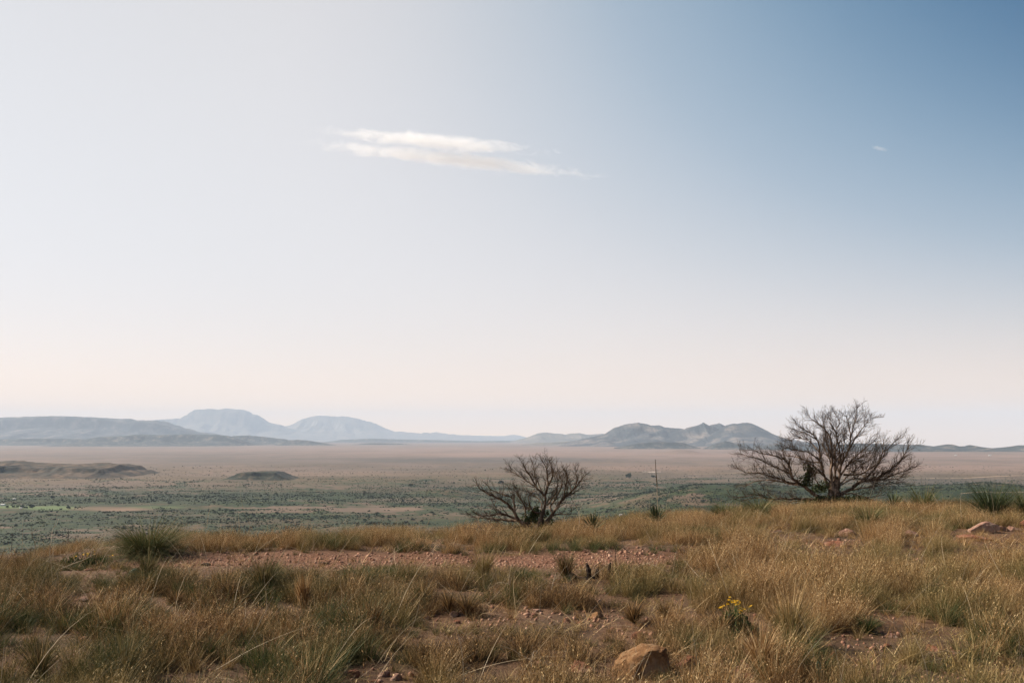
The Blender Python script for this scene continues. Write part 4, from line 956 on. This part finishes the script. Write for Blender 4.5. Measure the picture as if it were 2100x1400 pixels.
sc = rng.uniform(0.6, 1.2, len(x))*(0.6+0.5*np.clip(clump, 0, 1))*0.82*np.where(y > 13.9, 0.78, 1.0)*np.where((u > 1480) & (y > 13.9), 1.12, 1.0)*(1-low)*np.where((u < 240) & (y > 10.2), 0.72, 1.0)
for nm, mk, src_ in (('dry_grass', pick & isd & ~isg, dry), ('brown_grass', pick & ~isd & ~isg, brown), ('green_grass', pick & isg, green)):
    put(nm, x[mk], y[mk], z[mk], sc[mk], src_)
x, y, z, u, v = scatter(9000); bare = zones(u, v, BARE, x, y); ln = lane(x, y)
mk = rng.random(len(x)) < 0.75*(1-0.75*bare)*(1-0.93*np.clip(ln*1.4, 0, 1))
put('grass_litter', x[mk], y[mk], z[mk], rng.uniform(0.7, 1.3, mk.sum()), litter)
x, y, z, u, v = scatter(2000, 5.5, 23); ln = lane(x, y); mk = rng.random(len(x)) < 0.9*(1-0.9*ln)
put('pale_straw', x[mk], y[mk], z[mk], rng.uniform(0.5, 1.25, mk.sum()), straw, 0.35)

# gravel
def stone(seed, sub=ICO1, flatn=0.6):
    V, F = sub; V = V*(1+0.35*n3(V, 1.1, seed)[:, None]*1.6); V = V*[1.2, 0.9, flatn]; return V, F
grav = [mesh_np('gravel_stone', *stone(400+k), MAT_GRAVEL) for k in range(5)]
n = 42000; y = np.sqrt(rng.uniform(5.5**2, 16**2, n)); x = rng.uniform(-0.6, 0.6, n)*y; z = ground_z(x, y); u, v = to_uv(x, y, z)
dn = np.clip(np.maximum(lane(x, y)*1.3, zones(u, v, BARE, x, y)*0.55), 0.05, 1)
mk = rng.random(n) < dn; s = rng.lognormal(-4.55, 0.5, mk.sum()).clip(0.004, 0.032)
rot = rng.uniform(0, 6.28, (mk.sum(), 3))*[0.15, 0.15, 1]
gn_instances('gravel', np.stack([x[mk], y[mk], z[mk]+s*0.15], -1), rot, np.stack([s, s, s], -1), rng.integers(0, 5, mk.sum()), grav)

# single rocks -------------------------------------------------
def angular(seed, cuts=9, sub=ICO3, flatn=0.7, rough=0.06):
    V, F = sub; V = V.copy(); r = np.random.default_rng(seed)
    for k in range(cuts):
        d = r.normal(size=3); d[2] *= 0.8; d /= np.linalg.norm(d); h = r.uniform(0.36, 0.72)
        s = V@d; V = V-np.outer(np.maximum(s-h, 0), d)*0.94
    V = V*(1+rough*1.6*n3(V, 2.2, seed)[:, None]+rough*1.3*n3(V, 7.0, seed+3)[:, None]+rough*0.7*n3(V, 19.0, seed+5)[:, None]); V = V*[1, 1, flatn]
    return V, F
for k, (u, v, wpx, hf, mt, lab) in enumerate(ROCKS):
    p = near_at(u, min(v, 1399)) if v < 1400 else near_at(u, v)
    w = wpx*p.y/FPX/2*(1.08 if wpx > 100 else 0.88)
    V, F = angular(500+k*7, 15, ICO4, 1.0, 0.11)
    if wpx > 100:
        F = ICO4[1]; V = ICO4[0]*[1.25, 1.0, 1.0]
        for d, h in (((0, 0, 1), .62), ((-.42, -.1, .9), .52), ((1, -.15, .12), .72), ((.25, -1, .25), .62), ((-.75, -.7, .1), .72), ((-1, .1, .35), .85), ((-.3, -.75, .55), .66), ((.7, .7, .2), .8)):
            d = np.array(d)/np.linalg.norm(d); q = V@d; V = V-np.outer(np.maximum(q-h, 0), d)*0.97
        V = V*(1+0.08*n3(V, 2.0, 3)[:, None]+0.13*n3(V, 5.0, 8)[:, None]+0.10*n3(V, 14.0, 9)[:, None])
        V[:, 2] *= 1.15
    V = V/np.abs(V[:, 0]).max()
    o = link('boulder' if wpx > 100 else 'rock', mesh_np('rock', V*[w*(1.12 if wpx > 100 else 1), w*0.8, w*hf*(1.3 if wpx > 100 else 1.0)], F, mt, False), None, (p.x, p.y+w*0.3, p.z+w*hf*(0.20 if wpx > 100 else 0.10)), (0, 0, random.uniform(-.4, .4)))
    tag(o, lab, 'boulder' if wpx > 100 else 'rock')

# beargrass / sotol clumps --------------------------------------
def clump_thing(name, label, cat, u, v, wpx, hpx, n, mat, wid=0.006, lean=1.0, curl=0.5, seed=0, Y_=None, R_=0.16, child='leaves', group=None):
    p = near_at(u, v) if Y_ is None else at(u, v, Y_)
    if Y_ is not None: p.z = gz(p.x, p.y)
    w = wpx*p.y/FPX; h = hpx*p.y/FPX
    V, F, c = blades(n, R_*w, 1.0, wid, lean, curl, seed, 6, 0.22, (0.03, 0))
    V[:, 2] *= h/np.quantile(V[:, 2], 0.985); q = np.quantile(np.hypot(V[:, 0], V[:, 1]), 0.9); V[:, :2] *= (w/2)/q
    # restore blade width after the stretch
    k = 14; VV = V.reshape(n, 7, 2, 3); mid = VV.mean(2, keepdims=True); off = VV-mid
    t = np.linspace(0, 1, 7)[None, :, None, None]; L = np.linalg.norm(off, axis=-1, keepdims=True)+1e-9
    VV = mid+off/L*(wid/2)*(1-0.85*t**1.5)
    o = link(name, bmesh_(name, (VV.reshape(-1, 3), F, c), mat), None, p)
    return tag(o, label, cat, group)
clump_thing('beargrass', 'large dark green arching grass clump behind the left end of the gravel track', 'plant', 303, 1140, 215, 66, 2600, MAT_BEAR, .006, 1.25, 0.7, 1, R_=0.3)
clump_thing('beargrass', 'big spiky dark green clump near the right edge above the outcrop rocks', 'plant', 2036, 1062, 112, 68, 1100, MAT_YUCCA, .009, 0.9, 0.2, 2)
clump_thing('beargrass', 'yellowish green clump cut by the right edge of the picture', 'plant', 2104, 1062, 84, 62, 600, MAT_BEAR, .008, 0.9, 0.5, 3)
clump_thing('beargrass', 'olive green arching clump right of the large dead tree', 'plant', 1895, 1050, 90, 50, 800, MAT_BEAR, .008, 1.0, 0.5, 4)
clump_thing('beargrass', 'low sprawling green clump in front of the large dead tree behind the pink rock', 'plant', 1782, 1084, 115, 46, 700, MAT_BEAR, .008, 1.15, 0.7, 5)
clump_thing('beargrass', 'low olive green clump left of the big spiky right clump', 'plant', 1968, 1044, 70, 40, 500, MAT_BEAR, .008, 1.0, 0.4, 6)
clump_thing('beargrass', 'green leafy clump at the left foot of the large dead tree', 'plant', 1556, 1062, 110, 42, 900, MAT_BEAR, .007, 1.0, 0.5, 7)
clump_thing('beargrass', 'bright green clump below the left branches of the large dead tree', 'plant', 1482, 1068, 80, 40, 700, MAT_BEAR, .007, 1.0, 0.5, 8)
def tussocks():
    L = [(1300, 1276, 70, 46, 'round grey-brown tussock at the right end of the bare strip'), (958, 1262, 60, 50, 'brown tussock at the back of the bare strip, right one of a touching pair'), (920, 1256, 50, 46, 'brown tussock at the back of the bare strip, left one of a touching pair'),
         (764, 1296, 56, 66, 'dark tussock left of the bare strip'), (868, 1240, 66, 52, 'wide dark tussock behind the left end of the bare strip'), (815, 1250, 34, 26, 'small round tussock left of the wide dark tussock'),
         (1362, 1268, 40, 34, 'small brown tussock right of the round grey-brown tussock'), (1070, 1200, 40, 34, 'short dark tussock behind the gravel-side green patch'), (360, 1244, 44, 34, 'small dark tussock above the bare spot on the left'), (300, 1200, 44, 70, 'tall narrow brown tussock below the big left clump'),
         (540, 1220, 80, 86, 'tall brown tussock in front of the middle of the gravel track'), (622, 1256, 34, 80, 'narrow upright tan tussock left of centre'), (470, 1236, 70, 50, 'dark brown tussock left of the tall brown tussock'), (1160, 1190, 50, 60, 'brown tussock left of the charred stump'),
         (990, 1190, 60, 66, 'tall tan tussock in front of the track left of the smaller dead tree'), (1620, 1330, 90, 120, 'tall pale leaning tussock right of the yellow flowers'), (1560, 1380, 90, 95, 'tall straw-coloured tussock at the bottom right of the ochre boulder'),
         (1905, 1245, 60, 50, 'dark tussock on the right behind the red dirt patch'), (1780, 1298, 70, 36, 'low grey-green tussock at the back of the red dirt patch'), (1480, 1300, 80, 50, 'dense dark tussock at the foot of the yellow flower plant'), (80, 1390, 110, 80, 'dark heavy tussock in the bottom left corner'), (255, 1392, 90, 90, 'dark arching tussock right of the bottom left corner one')]
    for k, (u, v, w, h, lab) in enumerate(L):
        pale = 'pale' in lab or 'straw' in lab or 'tan' in lab; mt = MAT_DRY if pale else (MAT_GREEN if 'green' in lab else MAT_BROWN)
        clump_thing('grass_tussock', lab, 'tussock', u, v, w, h, 420, mt, .0045, 0.5 if h > w else 0.8, 0.3, 30+k, R_=0.22)
tussocks()
# yuccas: stiff leaves in a rosette
def yucca(u, v, Yd, rad, n, label, seed, stalk=None, up=0.5):
    p = at(u, v, Yd); p.z = gz(p.x, p.y); r = np.random.default_rng(seed); t = thing('yucca', label, 'plant', p)
    V, F, Cc = [], [], []
    for k in range(n):
        a = r.random()*6.283; e = r.uniform(up-0.5, 1.45); L = rad*r.uniform(0.75, 1.1); d = np.array([math.cos(a)*math.cos(e), math.sin(a)*math.cos(e), math.sin(e)])
        sd_ = np.cross(d, [0, 0, 1]); sd_ /= np.linalg.norm(sd_)+1e-6; w = 0.011; b = len(V); q = r.random()
        o0 = d*0.02+[0, 0, rad*0.25]
        for f, ww in ((0, .7), (.35, 1), (.75, .7), (1, .05)):
            c = o0+d*L*f-[0, 0, 0.05*L*f*f]; V += [c-sd_*w*ww, c+sd_*w*ww]; Cc += [[f, q, q, 1]]*2
        for i in range(3): F.append([b+2*i, b+2*i+1, b+2*i+3, b+2*i+2])
    link('leaves', mesh_np('leaves', np.array(V), np.array(F), MAT_YUCCA, False, {'bl': ('FLOAT_COLOR', np.array(Cc))}), t)
    link('stem', pymesh('stem', *tube([(0, 0, -.05), (0, 0, rad*0.3)], [.05, .04], 8), MAT_BARK, True), t)
    if stalk:
        # flower stalk: bare lower part, dense spike above
        q0 = p+Vector((0, 0, rad*0.3)); pts = [Vector((0, 0, rad*0.3))]
        for (su, sv) in stalk: pts.append(at(su, sv, Yd)-p)
        P = catmull(pts, 6); nn = len(P); Vv, Ff = tube(P, [0.0075*(1-0.6*i/nn) for i in range(nn)], 6); link('stalk', pymesh('stalk', Vv, Ff, MAT_STRAW_STALK, True), t)
        Vv, Ff = [], []; rr_ = random.Random(4); i0 = int(nn*0.5)
        for k in range(900):
            f = rr_.random(); i = i0+f*(nn-1-i0); a = min(int(i), nn-2); c = P[a].lerp(P[a+1], i-a); s = 0.014*(1-0.6*f)*min(1, 0.35+f*4)
            d = Vector((rr_.gauss(0, 1), rr_.gauss(0, 1), rr_.gauss(0.7, .4))).normalized(); e = d.cross(Vector((rr_.gauss(0, 1), rr_.gauss(0, 1), 1))).normalized()
            b = len(Vv); Vv += [c, c+d*s*.6+e*.005, c+d*s, c+d*s*.6-e*.005]; Ff.append((b, b+1, b+2, b+3))
        link('seed_spike', pymesh('seed_spike', Vv, Ff, MAT_TWIG), t)
    return t
MAT_STRAW_STALK = flat('pale_stalk', (0.36, 0.28, 0.19), 0.8, 0.35)
yucca(1345, 1064, 18.4, 0.36, 120, 'yucca with a tall thin flower stalk standing on the ridge between the two dead trees', 1, [(1349, 1050), (1348, 1020), (1347, 990), (1345, 965), (1344, 942)], 0.3)
yucca(1217, 1082, 17.0, 0.32, 80, 'low stalkless yucca right of the smaller dead tree', 2, None, 0.2)
yucca(1834, 1032, 21.5, 0.40, 90, 'small dark yucca at the right foot of the large dead tree', 3, None, 0.4)

# thin bare stems sticking up out of the grass
STEMS = [([(104, 1118), (106, 1100), (108, 1085), (116, 1075), (120, 1063)], 13.6, 'thin pale bare stem with a hooked tip above the left grass'),
 ([(72, 1120), (70, 1108), (66, 1098), (65, 1078)], 13.8, 'very thin forked grey stem above the far left grass'),
 ([(380, 1124), (385, 1118), (395, 1108), (406, 1095)], 14.4, 'pale curved stem leaning right beside the big left clump'),
 ([(381, 1116), (380, 1100), (381, 1085), (384, 1070)], 14.8, 'upright grey stem just right of the big left clump'),
 ([(1186, 1086), (1188, 1070), (1188, 1055), (1182, 1040), (1174, 1025)], 17.2, 'pale dead stalk standing right of the smaller dead tree'),
 ([(115, 1170), (150, 1155), (170, 1148), (195, 1135)], 12.0, 'long pale bent twig in the left foreground grass'),
 ([(55, 1175), (80, 1160), (96, 1150), (110, 1132)], 12.2, 'pale slanting twig at the far left'),
 ([(205, 1160), (215, 1140), (225, 1125), (236, 1118)], 12.8, 'crooked pale twig left of the big left clump'),
 ([(1720, 1085), (1712, 1070), (1702, 1056), (1698, 1046)], 17.6, 'thin dark stem rising behind the blocky pink rock'),
 ([(1265, 1118), (1290, 1132), (1310, 1142), (1325, 1158)], 12.6, 'dark fallen branch slanting over the grass right of the gravel track'),
 ([(1222, 1158), (1250, 1162), (1275, 1165), (1300, 1170)], 12.0, 'thin dark twig lying right of the charred stump'),
 ([(1260, 1180), (1300, 1165), (1330, 1155), (1365, 1172)], 11.4, 'pale arching branch right of the charred stump'),
 ([(1130, 1212), (1135, 1190), (1140, 1175)], 10.6, 'short pale stem left of the charred stump'),
 ([(1045, 1225), (1046, 1190), (1045, 1160)], 10.2, 'upright pale straw stalk near the centre of the foreground'),
 ([(1095, 1335), (1115, 1350), (1135, 1375), (1155, 1400)], 7.2, 'pale split reed lying left of the rusty red rock'),
 ([(1895, 1208), (1905, 1222), (1920, 1238), (1935, 1252)], 10.0, 'short bright straw slanting on the right'),
 ([(1935, 1365), (1970, 1352), (2020, 1350), (2060, 1356), (2080, 1350)], 7.6, 'long curved pale stalk lying at the bottom right'),
 ([(450, 1398), (480, 1360), (520, 1300), (560, 1222)], 7.6, 'long straight pale straw slanting up left of centre'),
 ([(1870, 1390), (1890, 1360), (1905, 1335)], 7.2, 'bright straw pointing up in the lower right'),
]
for k, (pp, Yd, lab) in enumerate(STEMS):
    dark = 'dark' in lab
    pts = [at(a, b, Yd+0.12*i*((-1)**k)) for i, (a, b) in enumerate(pp)]
    g0 = gz(pts[0].x, pts[0].y)
    if pts[0].z > g0: pts.insert(0, Vector((pts[0].x-0.02, pts[0].y, g0-0.02)))
    stick('twig' if dark or 'branch' in lab or 'twig' in lab else 'stem', lab, 'twig' if dark or 'branch' in lab or 'twig' in lab else 'stem', pts, 0.0045 if Yd > 9 else .0035, 0.002, MAT_TWIG if dark else MAT_STRAW_STALK, 3 if k % 2 else 2, 50+k, 5)

# charred stump with broken spikes
p = near_at(1218, 1186); t = thing('charred_stump', 'charred black broken stump in the grass right of centre', 'stump', p)
V, F = [], []; r = random.Random(8)
for (dx, h, rd, lx) in [(-0.05, .17, .04, -.03), (0.03, .12, .035, .02), (0.16, .18, .03, .03), (0.2, .12, .03, .06), (-.2, .06, .05, -.1), (-.28, .05, .04, -.05)]:
    q = [(dx, 0, -.05), (dx+lx*.3, r.uniform(-.02, .02), h*.4), (dx+lx*.7, r.uniform(-.02, .02), h*.8), (dx+lx, 0, h)]
    o = link('splinter', pymesh('splinter', *tube(catmull([Vector(a) for a in q], 3), [rd*(1+r.uniform(-.15, .15))*(1-.75*i/9) for i in range(10)], 7, cap=True), MAT_CHAR), t)
link('stump_base', mesh_np('stump_base', angular(900, 8)[0]*[.24, .14, .07], ICO3[1], MAT_CHAR), t)

# yellow flower plants
def flower_plant(u, v, wpx, hpx, spots, label, seed):
    p = near_at(u, v); r = np.random.default_rng(seed); t = thing('flower_plant', label, 'plant', p); w = wpx*p.y/FPX; h = hpx*p.y/FPX
    V, F, A = leafy(seed, 1500, 1.0, 1.0); q = V.reshape(-1, 4, 3); cc = q.mean(1, keepdims=True); off = (q-cc)*[.006, .006, .022]
    cc = cc*[w*.55, w*.45, h*.6]
    link('foliage', mesh_np('foliage', (cc+off).reshape(-1, 3), F, MAT_GREEN, False, {'bl': ('FLOAT_COLOR', A)}), t)
    V, F = [], []
    for k, (su, sv) in enumerate(spots):
        q = at(su, sv, p.y+r.uniform(-.08, .08))-p
        b = Vector((q.x*0.4, q.y*.3, h*.3)); m_ = b.lerp(q, .55)+Vector((0, 0, .01)); tube([b, m_, q], [.002, .0018, .0015], 4, V, F)
        Vp, Fp, Cp = [], [], []
        for c in range(3):
            cc = q+Vector(r.normal(0, .010, 3)); nrm = Vector((r.normal(0, .4), r.normal(-.4, .3), 1)).normalized(); a = nrm.cross(Vector((1, 0, 0))).normalized(); b2 = nrm.cross(a)
            for i in range(8):
                an = 2*math.pi*i/8; d = a*math.cos(an)+b2*math.sin(an); e = nrm.cross(d); bb_ = len(Vp)
                Vp += [cc, cc+d*.008+e*.0032, cc+d*.012+nrm*.002, cc+d*.008-e*.0032]; Fp.append([bb_, bb_+1, bb_+2, bb_+3]); Cp += [[.5, r.random(), .5, 1]]*4
        link('flower', mesh_np('flower', np.array([tuple(x_) for x_ in Vp]), np.array(Fp), MAT_FLOWER, False, {'bl': ('FLOAT_COLOR', np.array(Cp))}), t)
    link('flower_stem', pymesh('flower_stem', V, F, MAT_YUCCA_S, False), t)
MAT_YUCCA_S = flat('green_stem', (0.09, 0.12, 0.04))
flower_plant(1512, 1300, 90, 60, [(1478, 1244), (1484, 1240), (1496, 1230), (1500, 1232), (1505, 1234), (1510, 1233), (1514, 1231), (1518, 1236), (1492, 1238), (1520, 1246), (1524, 1250), (1514, 1252), (1540, 1243), (1476, 1246), (1507, 1237), (1498, 1229), (1511, 1237)], 'green plant with a cluster of yellow flowers right of centre', 71)
flower_plant(178, 1166, 80, 34, [(149, 1145), (171, 1137), (180, 1138), (182, 1136), (194, 1135), (229, 1140), (157, 1140)], 'sparse plant with a few small yellow flowers at the left', 72)

# prickly pear pads
def pad(u, vb, wpx, hpx, lab, tilt, seed):
    p = near_at(u, vb); w = wpx*p.y/FPX/2; h = hpx*p.y/FPX/2
    V, F = ICO3; V = V*(1+0.06*n3(V, 1.4, seed)[:, None]); prof = 1+0.28*V[:, 2:3]*0.6
    V = V*np.concatenate([prof, prof*0+1, prof*0+1], 1)*[w, w*0.28, h]+[0, 0, h*0.9]
    tag(link('cactus_pad', mesh_np('cactus_pad', V, F, MAT_PAD, True), None, p, (0.05, tilt, 0.5)), lab, 'cactus')
pad(1684, 1402, 15, 50, 'upright pale grey-green cactus pad at the bottom edge right of centre', -0.22, 3)
pad(266, 1196, 26, 34, 'grey-green cactus pad half hidden in grass below the big left clump', 0.5, 5)

# ---------------------------------------------------------------- clouds
def cloud(name, label, ends, Yd, thick, deep, dens, seed, noise=2.2, thr=0.27):
    a = at(*ends[0], Yd); b = at(*ends[1], Yd); c = (a+b)/2; L = (b-a).length/2
    V, F = ico(4)
    mt = bpy.data.materials.new('cloud_vapour'); mt.use_nodes = True; nt = mt.node_tree; nt.nodes.remove(nt.nodes['Principled BSDF'])
    N = nt.nodes.new; ln = nt.links.new
    tc = N('ShaderNodeTexCoord'); le = N('ShaderNodeVectorMath'); le.operation = 'LENGTH'; ln(tc.outputs['Object'], le.inputs[0])
    mp = N('ShaderNodeMapping'); mp.inputs['Scale'].default_value = (L/thick*0.22, 0.8, 0.55); mp.inputs['Location'].default_value = (seed*3.1, seed, 0); ln(tc.outputs['Object'], mp.inputs[0])
    no = N('ShaderNodeTexNoise'); no.inputs['Scale'].default_value = noise; no.inputs['Detail'].default_value = 7; no.inputs['Roughness'].default_value = 0.68; no.inputs['Distortion'].default_value = 0.9; ln(mp.outputs[0], no.inputs['Vector'])
    # density = max(noise - threshold(|p|), 0)
    mr = N('ShaderNodeMapRange'); mr.inputs[1].default_value = 0.0; mr.inputs[2].default_value = 1.0; mr.inputs[3].default_value = thr-0.20; mr.inputs[4].default_value = 0.70; ln(le.outputs['Value'], mr.inputs[0])
    sb = N('ShaderNodeMath'); sb.operation = 'SUBTRACT'; ln(no.outputs[0], sb.inputs[0]); ln(mr.outputs[0], sb.inputs[1])
    ml = N('ShaderNodeMath'); ml.operation = 'MULTIPLY'; ml.use_clamp = False; ln(sb.outputs[0], ml.inputs[0]); ml.inputs[1].default_value = dens
    mx = N('ShaderNodeMath'); mx.operation = 'MAXIMUM'; ln(ml.outputs[0], mx.inputs[0]); mx.inputs[1].default_value = 0.0
    pv = N('ShaderNodeVolumePrincipled'); pv.inputs['Color'].default_value = (1, 1, 1, 1); pv.inputs['Anisotropy'].default_value = 0.2; ln(mx.outputs[0], pv.inputs['Density'])
    ln(pv.outputs[0], nt.nodes['Material Output'].inputs['Volume'])
    o = link(name, mesh_np(name, V, F, mt, True), None, c); o.scale = (L, deep, thick)
    o.rotation_euler = (0, -math.atan2(b.z-a.z, b.x-a.x), 0)
    return tag(o, label, 'cloud')
cloud('cloud', 'upper long white streak of the thin cloud in the middle of the sky', [(570, 258), (1200, 322)], 15000, 160, 420, 0.013, 1)
cloud('cloud', 'lower long white streak of the thin cloud, running below the upper one', [(520, 282), (1330, 372)], 15000, 165, 420, 0.013, 2)
cloud('cloud', 'tiny white cloud wisp alone in the blue at the upper right', [(1778, 298), (1830, 312)], 15000, 45, 90, 0.010, 3, 1.6)

# ---------------------------------------------------------------- haze
HX = 62000.0
V = [(sx*HX, sy*HX, zz_) for zz_ in (-1250.0, 1350.0) for sx, sy in ((-1, -1), (1, -1), (1, 1), (-1, 1))]
F = [(3, 2, 1, 0), (4, 5, 6, 7), (0, 1, 5, 4), (1, 2, 6, 5), (2, 3, 7, 6), (3, 0, 4, 7)]
mt = bpy.data.materials.new('haze_air'); mt.use_nodes = True; nt = mt.node_tree; nt.nodes.remove(nt.nodes['Principled BSDF'])
pv = nt.nodes.new('ShaderNodeVolumePrincipled'); pv.inputs['Color'].default_value = (0.68, 0.815, 1.0, 1); pv.inputs['Density'].default_value = 2.75e-5; pv.inputs['Anisotropy'].default_value = 0.0
nt.links.new(pv.outputs[0], nt.nodes['Material Output'].inputs['Volume'])
tag(link('haze', pymesh('haze', V, F, mt)), kind='stuff')
